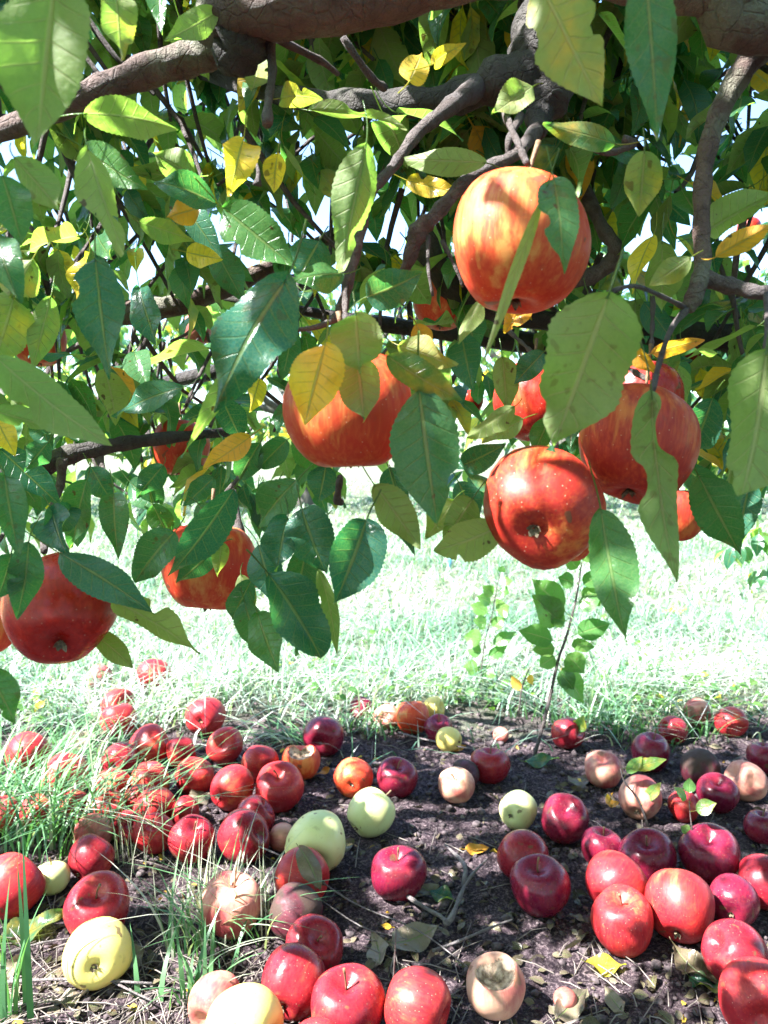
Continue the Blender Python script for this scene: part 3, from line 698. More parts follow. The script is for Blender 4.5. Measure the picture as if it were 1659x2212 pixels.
# px, py, width, depth, axis (towards the stem), skin, label
HANG = [
 (1123, 530, 290, .49, (.1, .15, 1), 'orange', 'largest orange red apple hanging high with a narrow green leaf across it'),
 (756, 888, 270, .507, (-.05, -.1, 1), 'orange', 'orange apple hanging under a yellow leaf and a curled green leaf'),
 (1172, 1096, 254, .53, (.33, .88, .32), 'hangred', 'red apple showing its calyx, lowest of the hanging cluster'),
 (1376, 962, 250, .565, (.25, .35, 1), 'hangred', 'dark red apple behind a folded drooping leaf, touching the calyx apple'),
 (1462, 1112, 118, .72, (0, 0, 1), 'hangred', 'small red apple half hidden behind the drooping folded leaf'),
 (130, 1318, 233, .576, (-.32, .80, .50), 'hangdeep', 'glossy deep red apple hanging with dark calyx turned outward'),
 (450, 1225, 196, .70, (.05, .1, 1), 'orange', 'orange apple hanging under a bright sunlit leaf above the grass'),
 (390, 968, 122, 1.08, (0, .2, 1), 'orange', 'pale orange apple bottom showing below a dark green leaf'),
 (-40, 1332, 165, .80, (0, 0, 1), 'orange', 'orange apple cut by the picture edge beside the glossy deep red one'),
 (1158, 866, 172, .76, (0, .3, 1), 'hangdeep', 'red apple mostly hidden behind the broad pale leaf'),
 (1392, 858, 158, .70, (.2, .2, 1), 'hangdeep', 'dark apple peeping above the cluster under orange leaves'),
 (1470, 765, 86, 1.15, (0, 0, 1), 'hangdeep', 'dark red apple beneath small orange leaves near the branch joint'),
 (956, 648, 128, .98, (.1, .1, 1), 'orange', 'pinkish apple in shade left of the largest hanging apple'),
 (84, 738, 112, 1.02, (0, 0, 1), 'orange', 'orange apple behind pale leaves beside the long blue green leaf'),
 (428, 712, 66, 1.45, (0, 0, 1), 'pink', 'tiny pink apple deep in the crown beside yellow leaves'),
 (1226, 1152, 128, .66, (0, 0, 1), 'orange', 'pale apple edge peeping from behind the calyx apple'),
 (1618, 494, 48, 1.6, (0, 0, 1), 'hangdeep', 'tiny dark red apple far back beside the forked twig'),
 (538, 1232, 84, 1.0, (0, 0, 1), 'pink', 'small pink apple behind the dark twig beside the orange one'),
 (1016, 868, 56, 1.4, (0, 0, 1), 'hangdeep', 'tiny crimson apple in the gap between the two large apples'),
]
for (x, y, w, z, ax, sk, lab) in HANG:
    D = w * z / F * 1.01
    make_apple('hanging_apple', at(x, y, z), D, ax, sk, lab, HG, on_ground=False, squash=rng.uniform(1.02, 1.08))
    q = at(x, y, z) + Vector(ax).normalized() * D * .62     # the spur the stalk hangs from
    e = Vector((rng.uniform(-.03, .03), rng.uniform(.03, .06), rng.uniform(.03, .06)))
    limb('spur', [(q, .0016), (q + e * .15, .0026), (q + e * .3, .0017), (q + e * .6, .0023), (q + e, .0024)], M_TWIG, 7, .3, 3)

FG = 'windfall apples on the ground'
S, C, U, X = 'S', 'C', 'U', 'X'      # stem towards viewer, calyx towards viewer, upright, lying
FALL = [
 (332, 1460, 72, X, 'red', 'red windfall with pale sunlit face alone in the far grass'),
 (216, 1462, 50, X, 'pink', 'pinkish windfall sunk in far grass below the glossy hanging apple'),
 (253, 1521, 72, X, 'red', 'striped red windfall in grass, farther of two stacked ones'),
 (257, 1560, 74, U, 'red', 'red windfall under bent grass blades, nearer of two stacked ones'),
 (325, 1613, 84, X, 'red', 'bright red windfall crossed by one grass blade'),
 (263, 1637, 76, C, 'deep', 'deep red windfall shaded by a big dry leaf'),
 (443, 1549, 82, C, 'red', 'red windfall with sunlit calyx facing, at the soil edge'),
 (487, 1606, 78, X, 'red', 'dirt crusted red windfall below the calyx facing one'),
 (60, 1636, 94, X, 'red', 'red windfall deep in long grass beside dry leaves'),
 (560, 1644, 80, X, 'red', 'pale red windfall between the dirty one and the bitten one'),
 (420, 1666, 80, S, 'red', 'red windfall with split top among the crowded pile'),
 (322, 1682, 82, U, 'red', 'shaded red windfall left of the split topped one'),
 (240, 1692, 76, X, 'red', 'red windfall behind long grass in the pile'),
 (143, 1678, 94, X, 'red', 'sunlit red windfall under arching grass tuft'),
 (500, 1702, 94, X, 'red', 'windfall lit white on one half, beside the reddest of the pile'),
 (603, 1698, 106, S, 'red', 'large pinkish red windfall with stem hollow, front of the pile'),
 (333, 1742, 86, X, 'red', 'red windfall with white sunlit top beside dry pale leaves'),
 (333, 1800, 86, S, 'red', 'red windfall with stem hollow behind the dry stalks'),
 (210, 1738, 74, X, 'red', 'dim red windfall under the grass tuft, farthest of three in a column'),
 (205, 1793, 80, X, 'pink', 'dim dull windfall under the grass tuft, middle of three in a column'),
 (195, 1852, 94, X, 'deep', 'dim deep red windfall under the grass tuft, nearest of three in a column'),
 (415, 1812, 96, S, 'deep', 'purple red windfall with shaded hollow left of the big upright one'),
 (548, 1764, 84, X, 'deep', 'red windfall hidden behind the big purple red one'),
 (525, 1806, 108, X, 'deep', 'big purple red windfall standing at the pile end'),
 (26, 1912, 128, X, 'red', 'large orange red windfall cut by the picture edge beside a green one'),
 (110, 1892, 74, U, 'green', 'small yellow green windfall beside the large one at the edge'),
 (210, 1953, 138, S, 'deep', 'crimson windfall directly behind the yellow one with an open calyx'),
 (211, 2050, 140, C, 'yellow', 'yellow windfall with dark open calyx turned to the viewer'),
 (500, 1945, 132, U, 'pink', 'dull brown pink windfall behind thin dry grass stalks'),
 (518, 2202, 170, X, 'yellow', 'big yellow windfall cut by the bottom edge of the picture'),
 (470, 2172, 120, X, 'pink', 'red windfall hidden behind the big yellow one at the bottom'),
 (763, 1678, 82, X, 'orange', 'orange windfall lit on one side, behind the stemmed green one'),
 (857, 1674, 88, S, 'dark', 'dark red windfall with stem hollow, middle of the far soil'),
 (986, 1694, 76, S, 'tan', 'tan windfall with puckered top beside a rotten lump'),
 (1008, 1668, 62, X, 'rot', 'brown rotten lump of apple behind the tan puckered one'),
 (1055, 1646, 82, U, 'deep', 'glossy red windfall with bright sun spots near the rotten lump'),
 (800, 1757, 100, 'L', 'green', 'pale green windfall lying on its side with long stem'),
 (683, 1822, 128, X, 'green', 'big pale green windfall with brown bruise and dry calyx bits'),
 (608, 1808, 60, X, 'pink', 'brown shrivelled windfall squeezed behind the big pale green one'),
 (655, 1895, 118, X, 'red', 'red windfall half covered by a brown dead leaf'),
 (641, 1960, 112, X, 'rot', 'dark purple rotting windfall below the leaf covered one'),
 (675, 2042, 126, S, 'deep', 'crimson windfall between the rotting one and the front cluster'),
 (653, 2118, 140, X, 'deep', 'pink red windfall with small nick at the rear of the front cluster'),
 (735, 2155, 156, S, 'deep', 'large crimson windfall with deep stem hollow in the front cluster'),
 (690, 2262, 130, S, 'red', 'red windfall top cut by the bottom edge below the deep hollow one'),
 (893, 2172, 150, X, 'red', 'large red windfall behind an upright pale stalk'),
 (860, 1880, 116, S, 'dark', 'dark crimson windfall with upright stem, alone amid bare soil'),
 (1070, 2122, 130, 'B', 'tan', 'tan windfall with its top bitten open'),
 (1118, 1750, 80, C, 'green', 'small round green windfall with dark calyx facing'),
 (1219, 1760, 102, S, 'dark', 'crimson windfall beside the small round green one'),
 (1130, 1850, 108, X, 'deep', 'red windfall tucked behind the lone purple one'),
 (1167, 1905, 126, S, 'dark', 'large purple red windfall with stem hollow in front of its partner'),
 (1302, 1826, 88, U, 'dark', 'small dark windfall with upright stem, beside a broad crimson one'),
 (1397, 1843, 120, S, 'dark', 'broad crimson windfall with stem hollow facing and speckled sun'),
 (1330, 1905, 126, X, 'red', 'windfall with pale sunlit top behind the stemmed front one'),
 (1346, 1982, 132, 'F', 'red', 'red windfall with short stem, foremost of the sunlit group'),
 (1467, 1957, 146, X, 'red', 'largest sun streaked red windfall of the sunlit group'),
 (1548, 1853, 126, S, 'dark', 'crimson windfall with hollow top above a white dry leaf'),
 (1583, 1952, 106, C, 'dark', 'dark windfall with ring of sun round its calyx'),
 (1634, 1892, 110, X, 'deep', 'crimson windfall cut by the edge behind the ringed dark one'),
 (1592, 2056, 136, X, 'deep', 'lumpy crimson windfall below the ringed dark one'),
 (1634, 2146, 158, X, 'red', 'big red windfall with white sun patch at the lower corner'),
 (1646, 1780, 76, U, 'dark', 'crimson windfall sliced by the picture edge above the hollow topped one'),
 (1550, 1711, 84, S, 'dark', 'purple windfall with stem hollow in front of a bruised pinkish one'),
 (1478, 1735, 66, U, 'red', 'small red windfall behind a yellowing weed leaf'),
 (1613, 1686, 86, X, 'pink', 'dull pinkish windfall with a brown bruise behind the purple one'),
 (1514, 1660, 80, X, 'rot', 'purple rotting windfall behind the bruised pinkish one'),
 (1382, 1718, 92, X, 'pink', 'windfall bleached white on one half behind a slanting weed stem'),
 (1303, 1656, 80, S, 'pink', 'peach coloured windfall among debris near the tall shoot'),
 (1405, 1624, 82, U, 'dark', 'dark red windfall with one sun spot at the grass edge'),
 (1578, 1558, 66, X, 'red', 'red windfall with sun band at the lawn edge'),
 (1505, 1541, 60, X, 'pink', 'pale pink windfall in grass beside the sun banded one'),
 (1455, 1576, 60, X, 'deep', 'shaded red windfall behind hanging grass blades'),
 (1228, 1584, 68, X, 'deep', 'red windfall beside a pale weed leaf near the tall shoot'),
 (1650, 1636, 72, U, 'dark', 'purple windfall sliced by the picture edge above the bruised one'),
 (700, 1583, 86, X, 'dark', 'dark red windfall alone above the bitten orange one'),
 (783, 1527, 52, X, 'dark', 'dim crimson windfall hidden in grass beside a dull pink one'),
 (835, 1546, 54, X, 'pink', 'dull pink windfall next to the golden orange one'),
 (890, 1547, 73, U, 'orange', 'golden orange windfall with sun spots at the far soil edge'),
 (937, 1531, 48, X, 'yellow', 'yellow windfall behind the golden orange one'),
 (948, 1573, 62, S, 'dark', 'small purple red windfall with hollow top beside the golden one'),
 (970, 1596, 54, X, 'yellow', 'pale yellow lump of apple below the small purple red one'),
 (650, 1640, 82, 'B', 'orange', 'bitten orange windfall with open hollow on bare soil'),
 (1222, 2152, 48, X, 'tan', 'tiny shrivelled brown apple on pale sunlit soil'),
 (1082, 1588, 34, X, 'pink', 'tiny pink apple scrap among twigs by the tall shoot'),
 (292, 1722, 70, X, 'red', 'red windfall wedged between the shaded one and the white topped one'),
 (168, 1742, 72, X, 'red', 'grass covered red windfall at the heart of the tuft'),
 (384, 1622, 66, X, 'red', 'small red windfall behind the split topped one'),
 (96, 1748, 80, X, 'red', 'red windfall half buried under long grass near the edge'),
 (282, 1776, 70, X, 'deep', 'dim red windfall left of the one with stem hollow behind stalks'),
 (392, 1752, 62, X, 'red', 'small red windfall in front of the crumpled white leaves'),
 (16, 1752, 76, X, 'red', 'red windfall in long grass at the picture edge'),
]
balls = []
for (x, y, w, cd, sk, lab) in FALL:
    k = SP + (y - CY) / F * CP
    z = CAM_H / (k + w / 2 / F)
    p = at(x, y, z); balls.append([p.x, p.y, w * z / F])
Bx = np.array(balls)
for _ in range(40):                       # let touching fruit rest against each other, not inside each other
    for i in range(len(Bx)):
        for j in range(i):
            d = Bx[i, :2] - Bx[j, :2]; L = np.linalg.norm(d); need = (Bx[i, 2] + Bx[j, 2]) / 2 * .97
            if L < need:
                e = d / (L + 1e-9) * (need - L) * .5
                e *= [.5, 1.0]
                Bx[i, :2] += e; Bx[j, :2] -= e
PILE = []
for n, (x, y, w, cd, sk, lab) in enumerate(FALL):
    p = Vector((Bx[n, 0], Bx[n, 1], 0)); D = Bx[n, 2] * 1.01
    c = TO_CAM(p); h = Vector((c.x, c.y, 0)).normalized(); side = Vector((-h.y, h.x, 0))
    j = Vector(rng.normal(0, .12, 3)); bite = None
    if cd == 'S': ax = Vector((0, 0, 1)) + h * .42
    elif cd == 'U': ax = Vector((0, 0, 1)) - h * .1
    elif cd == 'F': ax = Vector((0, 0, 1)) + h * .2
    elif cd == 'C': ax = -h + side * .25 + Vector((0, 0, -.12))
    elif cd == 'L': ax = -side * -.8 - h * .25 + Vector((0, 0, .55))
    elif cd == 'B': ax = Vector((0, 0, 1)) - h * .2; bite = (Vector((0, 0, 1)) + h * .35, .33, .36)
    else:
        a_ = rng.random() * 6.28; ax = Vector((math.cos(a_), math.sin(a_), rng.uniform(-.3, .8)))
    make_apple('fallen_apple', p, D, ax + j, sk, lab, FG, stem=cd in 'SUFL' and (cd != 'S' or rng.random() < .8), dent=.10 if sk in ('rot',) else (.05 if sk in ('tan', 'pink') else 0), bite=bite)
APX = Bx
def free(x, y, m=.01):
    return ((APX[:, 0] - x) ** 2 + (APX[:, 1] - y) ** 2 > (APX[:, 2] / 2 + m) ** 2).all()

# ------------------------------------------------------------------ grass
def blades(name, bx, by, h, w, lean, az, lv, mat, bend=1.0, nseg=3, parent=None, droop=0.0):
    n = len(bx); bz = ground_h(bx, by) - .004
    t = np.linspace(0, 1, nseg + 1)
    dx, dy = np.cos(az), np.sin(az); fx, fy = -dy, dx
    VV = np.zeros((n, nseg * 2 + 1, 3))
    for k in range(nseg + 1):
        s_ = t[k]; out = lean * h * s_ ** (1 + bend); up = h * (s_ - droop * lean * s_ ** 2.2)
        cx, cy, cz = bx + dx * out, by + dy * out, bz + np.maximum(up, .004 * s_ + .004)
        ww = w * (1 - s_ ** 1.8) * .5
        if k < nseg:
            VV[:, 2 * k] = np.stack([cx - fx * ww, cy - fy * ww, cz], 1); VV[:, 2 * k + 1] = np.stack([cx + fx * ww, cy + fy * ww, cz], 1)
        else: VV[:, 2 * k] = np.stack([cx, cy, cz], 1)
    m = nseg * 2 + 1; base = np.arange(n) * m
    Fq = np.concatenate([np.stack([base + 2 * k, base + 2 * k + 1, base + 2 * k + 3, base + 2 * k + 2], 1) for k in range(nseg - 1)]) if nseg > 1 else None
    Ft = np.stack([base + 2 * nseg - 2, base + 2 * nseg - 1, base + 2 * nseg], 1)
    V = VV.reshape(-1, 3)
    if parent: V = V - np.array(parent.location)
    return link(name, np_mesh(name, V, Fq, Ft, lv=np.repeat(lv, m, axis=0), mat=mat), parent)
def scatter(n, x0, x1, y0, y1):
    return rng.uniform(x0, x1, n), rng.uniform(y0, y1, n)
bx, by, hh, ww = [], [], [], []
for (n, x, y0, y1, hm, wm) in ((26000, 2.4, 1.55, 3.0, .085, .0048), (46000, 4.2, 2.6, 6.0, .080, .0070), (38000, 9.0, 5.5, 14.0, .08, .015)):
    a, b = scatter(n, -x, x, y0, y1)
    edge = 1.83 + .16 * vnoise(a * 3, b * 0, 4) + .10 * vnoise(a * 8, b * 2, 6) - .28 * np.clip(-a - .15, 0, .5)
    keep = (b > edge) | (rng.random(n) < .03)
    clump = .55 + .45 * vnoise(a * 6, b * 6, 7)
    keep &= rng.random(n) < .35 + .65 * clump
    a, b = a[keep], b[keep]
    bx.append(a); by.append(b)
    taller = 1 + .7 * np.exp(-((b - 2.0) / .22) ** 2) * (1 + vnoise(a * 7, b * 7, 12))
    hh.append(hm * rng.uniform(.5, 1.5, len(a)) * taller); ww.append(wm * rng.uniform(.6, 1.3, len(a)))
bx, by, hh, ww = map(np.concatenate, (bx, by, hh, ww))
ok = np.array([True] * len(bx))
nearm = by < 2.3
ok[nearm] = [free(x, y, -.012) for x, y in zip(bx[nearm], by[nearm])]
bx, by, hh, ww = bx[ok], by[ok], hh[ok], ww[ok]
straw = np.clip(.30 + .5 * vnoise(bx * 2.2, by * 2.2, 9) + rng.normal(0, .38, len(bx)), 0, 1)
lv = np.stack([rng.random(len(bx)), straw * .9, np.zeros(len(bx))], 1)
lawn = blades('lawn_grass', bx, by, hh, ww, rng.uniform(.3, 2.2, len(bx)), rng.uniform(0, 6.28, len(bx)), lv, M_LAWN, droop=.34)
tag(lawn, 'bright sunlit lawn grass beyond the bare soil', kind='stuff')

def tuft(px, py, n, spread, hm, label, lean=(.4, 1.6), az=None, w=.0045, straw=.15, droop=.32, name='grass_tuft', cat='grass', nseg=7):
    c = gp(px, py)
    root = thing(name, c, label, cat, 'grass tufts on the bare soil')
    a, b = c.x + rng.normal(0, spread, n), c.y + rng.normal(0, spread * .6, n)
    azz = rng.uniform(0, 6.28, n) if az is None else rng.normal(az[0], az[1], n)
    lv = np.stack([rng.random(n), (rng.random(n) < straw) * rng.uniform(.5, 1, n), np.zeros(n)], 1)
    bl = blades('blades', a, b, hm * rng.uniform(.5, 1.15, n), w * rng.uniform(.7, 1.3, n), rng.uniform(*lean, n), azz, lv, M_TUFT, nseg=nseg, parent=root, droop=droop)
    bl['kind'] = 'stuff'
    return root
tuft(95, 1800, 260, .085, .20, 'thick arching green grass tuft over the dim windfalls', (.5, 1.5), (-.1, 1.3))
tuft(60, 1700, 200, .10, .16, 'sunlit long grass tuft around the red windfalls at the edge', (.4, 1.5))
tuft(180, 1650, 60, .06, .13, 'smaller grass tuft behind dry leaves in the pile', (.5, 1.4))
tuft(455, 2030, 90, .045, .14, 'sparse green grass clump before the brown pink windfall', (.3, 1.4), w=.0036, straw=.4)
tuft(420, 2165, 24, .022, .10, 'low bright grass clump beside the big yellow windfall', (.3, 1.0), w=.006)
tuft(15, 2205, 12, .014, .20, 'few tall pale grass blades rising at the lower corner', (.05, .35), w=.007, droop=.1)
tuft(480, 1985, 60, .045, .13, 'dry thin stalks standing among the grass clump', (.1, .6), w=.0016, straw=1.0, droop=.1, name='dry_stalks')
tuft(330, 1850, 30, .05, .15, 'thin dry stalks rising before the windfall pile', (.05, .4), w=.0018, straw=1.0, droop=.05, name='dry_stalks')
tuft(640, 1600, 70, .05, .09, 'matted flattened grass left of the golden windfall', (.9, 2.2), (2.9, .7), straw=.35, droop=.38)
tuft(790, 1580, 70, .05, .10, 'grass tuft leaning over the dim crimson windfall', (.7, 1.8), straw=.2, droop=.36)
tuft(1480, 1575, 120, .09, .12, 'dark green grass tuft hanging over the soil edge', (.6, 1.6), (-1.6, 1.0))
tuft(1320, 1560, 110, .08, .11, 'dark green grass tuft behind the tall shoot', (.5, 1.5))
tuft(250, 1590, 70, .05, .12, 'bent pale grass blades over the stacked windfalls', (.6, 1.6), straw=.3)
tuft(1400, 1600, 40, .05, .10, 'grass blades around the spotted dark windfall', (.6, 1.5), (-1.4, 1.2))

# ------------------------------------------------------------------ shoots and weeds
def shoot(name, path, rad, leaves, label, zoff=0.0, mat=M_TWIG, size=None):
    """path: picture points from ground up; the plant stands at the depth of its foot. leaves: (attach x, y, tip x, y, width, side, kind)"""
    foot = gp(*path[0]); z0 = (foot - cam.location).dot(Vector((0, CP, -SP)))
    root = thing(name, foot, label, 'shoot', None)
    pts = [foot - Vector((0, 0, .01))] + [at(x, y, z0 + zoff * k) for k, (x, y) in enumerate(path[1:], 1)]
    tube('stem', pts, np.linspace(rad, rad * .35, len(pts)), mat, root, 7, 4, .1)
    for (ax, ay, tx, ty, w, sd, kd) in leaves:
        z = z0 + rng.uniform(-.02, .02); B0, T = at(ax, ay, z0), at(tx, ty, z)
        B = B0.lerp(T, .22)
        c = TO_CAM(B) + Vector((0, 0, .5))
        place_leaf(B, T, w * 1.25 * z / F, c if sd == 'u' else -c, kd, root, rng.uniform(-12, 12), mat=M_SHOOT, petl=.26, nu=4, nv=14, fold=.15, curl=.25, wave=.06, bell=1.0)
    return root
shoot('apple_shoot', [(1150, 1640), (1180, 1540), (1205, 1430), (1225, 1370), (1243, 1300), (1252, 1250), (1256, 1215)], .0042,
      [(1235, 1335, 1148, 1250, 56, 'u', 'g'), (1225, 1362, 1150, 1285, 62, 'u', 'g'), (1215, 1390, 1120, 1362, 44, 'u', 'g'), (1212, 1398, 1150, 1405, 36, 'u', 'g'),
       (1245, 1305, 1310, 1275, 46, 'u', 'g'), (1240, 1320, 1300, 1290, 40, 'u', 'g'), (1228, 1375, 1318, 1348, 44, 'u', 'g'), (1220, 1392, 1285, 1398, 28, 'u', 'g'),
       (1215, 1402, 1262, 1455, 46, 'u', 'g'), (1250, 1262, 1205, 1248, 34, 'u', 'g'), (1250, 1270, 1300, 1240, 34, 'u', 'g'), (1232, 1345, 1180, 1330, 36, 'u', 'g'), (1208, 1412, 1165, 1440, 34, 'u', 'g'), (1200, 1440, 1240, 1490, 36, 'u', 'g'), (1254, 1235, 1225, 1200, 30, 'u', 'g'), (1256, 1220, 1275, 1185, 30, 'u', 'g'), (1200, 1420, 1262, 1520, 44, 'u', 'g')],
      'tall young apple shoot with paired leaves rising from the soil edge')
shoot('apple_shoot', [(1035, 1500), (1045, 1400), (1060, 1340), (1072, 1280), (1082, 1228)], .0022,
      [(1072, 1290, 1042, 1265, 24, 'u', 'g'), (1076, 1275, 1100, 1282, 24, 'u', 'g'), (1082, 1240, 1086, 1222, 16, 'u', 'g'), (1078, 1258, 1108, 1255, 22, 'u', 'g'), (1068, 1305, 1030, 1288, 26, 'u', 'g'), (1056, 1360, 1090, 1335, 28, 'u', 'g'), (1048, 1410, 1010, 1405, 30, 'u', 'g'), (1058, 1350, 1022, 1340, 28, 'u', 'g'), (1062, 1330, 1016, 1305, 28, 'u', 'g'),
       (1064, 1320, 1100, 1310, 40, 'u', 'g'), (1050, 1385, 1002, 1375, 36, 'u', 'g'), (1052, 1400, 1115, 1365, 26, 'u', 'g'), (1045, 1430, 1095, 1395, 24, 'u', 'g'), (1040, 1450, 1000, 1440, 40, 'u', 'g'), (1036, 1470, 1062, 1440, 40, 'u', 'g')],
      'short slender shoot with small leaves left of the tall one')
shoot('weed', [(1405, 1785), (1380, 1730), (1350, 1690), (1340, 1660)], .0028, [(1385, 1740, 1428, 1690, 22, 'u', 'm'), (1345, 1680, 1388, 1634, 22, 'u', 'm'), (1342, 1665, 1440, 1640, 24, 'u', 'm')], 'slanting weed stem with yellow green leaves before the bleached windfall')
shoot('weed', [(1510, 1905), (1500, 1830), (1492, 1770), (1488, 1720)], .0018, [(1492, 1755, 1548, 1735, 30, 'u', 'm'), (1490, 1735, 1455, 1700, 22, 'u', 'm'), (1488, 1722, 1490, 1680, 22, 'u', 'g'), (1496, 1800, 1470, 1785, 18, 'u', 'm')], 'thin weed with yellowing leaves before the small red windfall')
shoot('weed', [(1240, 1625), (1246, 1590), (1250, 1560)], .0014, [(1246, 1590, 1262, 1545, 24, 'u', 'm'), (1248, 1585, 1240, 1555, 18, 'u', 'y')], 'tiny weed with pale leaf at the tall shoot foot')
shoot('dry_stalk', [(848, 2225), (850, 2120), (853, 2060), (856, 2005)], .0016, [], 'upright pale dry stalk standing before the large red windfall')
shoot('dry_stalk', [(1118, 1560), (1125, 1500), (1140, 1450), (1150, 1440)], .0028, [(1128, 1500, 1105, 1460, 18, 'l', 't'), (1140, 1452, 1152, 1480, 16, 'l', 't')], 'dark withered stalk left of the tall shoot foot')

# ------------------------------------------------------------------ things lying on the soil
def fallen_leaf(px, py, L, ang, kind, label, lift=.012, W=None, mat=None, curl=None, tiltv=None):
    c = gp(px, py, lift); d = Vector((math.cos(R(ang)), math.sin(R(ang)), rng.uniform(-.05, .2)))
    root = bpy.data.objects
    up = Vector(tiltv) if tiltv else Vector((rng.normal(0, .35), rng.normal(-.2, .35), 1))
    o = place_leaf(c - d * L / 2, c + d * L / 2, W or L * .55, up, kind, None, mat=mat or M_DRY, name='fallen_leaf', petl=.25, curl=rng.uniform(-1.4, -.3) if curl is None else curl, wave=rng.uniform(.2, .45), fold=rng.uniform(.2, .6))
    lowest = min((o.matrix_basis @ v.co).z for v in o.data.vertices)
    o.location.z += float(ground_h(c.x, c.y)) + .001 - lowest if not tiltv else 0
    return tag(o, label, 'leaf', 'fallen leaves on the soil')
fallen_leaf(70, 2020, .085, 35, 'm', 'yellow green fallen leaf below the large edge windfall', mat=M_LEAF)
fallen_leaf(275, 2085, .075, 60, 'g', 'grey curled dry leaf beside the yellow windfall', curl=-.8)
fallen_leaf(150, 2165, .05, 20, 'g', 'bleached dry leaf on straw below the yellow windfall')
fallen_leaf(20, 2150, .05, -40, 'g', 'pale dry leaf by the lower corner grass blades')
fallen_leaf(430, 1725, .075, 100, 'g', 'white crumpled dry leaves between the piled windfalls')
fallen_leaf(180, 1620, .11, 30, 'g', 'large tan dry leaf curled over in the grass', curl=-1.2)
fallen_leaf(235, 1655, .09, 75, 'g', 'long pale dry leaf in the grass below the large tan one')
fallen_leaf(680, 1675, .06, 10, 'o', 'orange brown dry leaf right of the bitten orange windfall')
fallen_leaf(750, 1838, .045, 60, 'g', 'small white leaf beside the big pale green windfall')
fallen_leaf(908, 1935, .06, 20, 'g', 'tan dry leaf below the lone dark crimson windfall')
fallen_leaf(1030, 1845, .04, 0, 'o', 'sunlit tan leaf fragment behind the bent twig')
fallen_leaf(960, 1945, .05, -30, 'm', 'shaded green fallen leaf near the bent twig', mat=M_LEAF)
fallen_leaf(1322, 1732, .05, 70, 'o', 'glowing orange fallen leaf beside the bleached windfall', mat=M_LEAF)
fallen_leaf(1530, 1895, .07, 15, 'g', 'white dry leaf pressed under the hollow topped windfall')
fallen_leaf(1505, 2035, .06, 160, 'g', 'pale dry leaf in front of the largest sun streaked windfall')
fallen_leaf(1500, 2100, .08, 120, 'g', 'grey crumpled leaf beside the lumpy crimson windfall', curl=-1.3)
fallen_leaf(1525, 2140, .045, -50, 'm', 'small green tipped leaf below the grey crumpled one', mat=M_LEAF)
fallen_leaf(1310, 2100, .05, 0, 'y', 'thin yellow leaf lying on sunlit soil', mat=M_LEAF)
fallen_leaf(1325, 2175, .04, 110, 'g', 'white upright dry leaf on sunlit soil')
fallen_leaf(1235, 2190, .06, 40, 'g', 'pale flat dry leaf below the tiny shrivelled apple')
fallen_leaf(900, 2050, .08, 30, 'g', 'grey shaded dry leaf behind the upright stalk')
fallen_leaf(810, 2065, .06, 100, 'g', 'grey leaf scrap beside the crimson windfall cluster')
fallen_leaf(1170, 1655, .07, -5, 'm', 'pale yellow fallen leaf at the tall shoot foot', mat=M_LEAF)
fallen_leaf(990, 1625, .04, 20, 'o', 'small golden dead leaf below the yellow lump')
fallen_leaf(1240, 1715, .05, 0, 'g', 'tan crumpled leaf behind the crimson windfall')
fallen_leaf(1255, 1690, .07, 30, 'g', 'pale broken dry leaf below the peach coloured windfall')
fallen_leaf(1455, 1330, .10, 0, 'y', 'yellow leaf lying far out on the bright lawn', mat=M_LEAF)
fallen_leaf(15, 2110, .05, 80, 'g', 'torn dry leaf at the lower picture edge')
# the dead leaf draped on a windfall
n40 = [i for i, q in enumerate(FALL) if q[0] == 655][0]
pc = Vector((Bx[n40, 0], Bx[n40, 1], 0)); r40 = Bx[n40, 2] / 2; tc = TO_CAM(Vector((pc.x, pc.y, r40)))
cc = Vector((pc.x, pc.y, r40)) + (tc + Vector((.25, 0, .35))).normalized() * (r40 + .003)
nn = (tc + Vector((.25, 0, .35))).normalized(); dd = Vector((.25, 0, -1)); dd = (dd - nn * dd.dot(nn)).normalized()
o = place_leaf(cc - dd * .032, cc + dd * .032, .036, nn, 'g', None, mat=M_DRY, name='fallen_leaf', petl=.1, curl=1.3, fold=-.3, wave=.25, r=.1)
tag(o, 'brown dead leaf draped over the front of a red windfall', 'leaf', 'fallen leaves on the soil')

def twig(pts, rad, label, lift=.006):
    P = [gp(x, y, lift + l) for (x, y, l) in pts]
    root = thing('twig', P[0], label, 'twig')
    tube('stick', P, rad, M_DEADTWIG, root, 6, 4, .2)
    return root
t1 = twig([(838, 1925, .012), (890, 1970, .010), (950, 2000, .006), (968, 2012, .006), (985, 1985, .010), (1010, 1930, .014), (1050, 1895, .018)], [.003, .0028, .0028, .006, .0035, .003, .0016], 'bent grey dead twig on dark soil below the lone windfall')
tube('side_twig', [gp(1000, 1940, .02), gp(1003, 1910, .03), gp(960, 1865, .03)], [.003, .004, .0012], M_DEADTWIG, t1, 6, 3, .1)
twig([(935, 2072, .006), (990, 2052, .008), (1060, 2030, .01), (1106, 2015, .012)], [.0022, .002, .0018, .001], 'straight grey twig lying beyond the bitten tan windfall')
twig([(560, 1905, .05), (640, 1935, .045), (760, 1985, .02), (900, 2040, .014), (1010, 2110, .008)], [.0012, .0012, .001, .001, .0007], 'long thin dry grass stem stretching across the dark soil')
twig([(560, 1960, .05), (660, 1985, .04), (780, 2030, .015), (880, 2055, .01)], [.001, .001, .0008, .0006], 'second thin dry stem below the long one')
twig([(20, 2075, .006), (90, 2055, .008), (160, 2040, .008)], [.0015, .0015, .001], 'thin twig in shade left of the yellow windfall')
twig([(10, 2140, .008), (150, 2142, .012), (330, 2150, .01)], [.0022, .002, .0014], 'long pale straw stem below the yellow windfall')
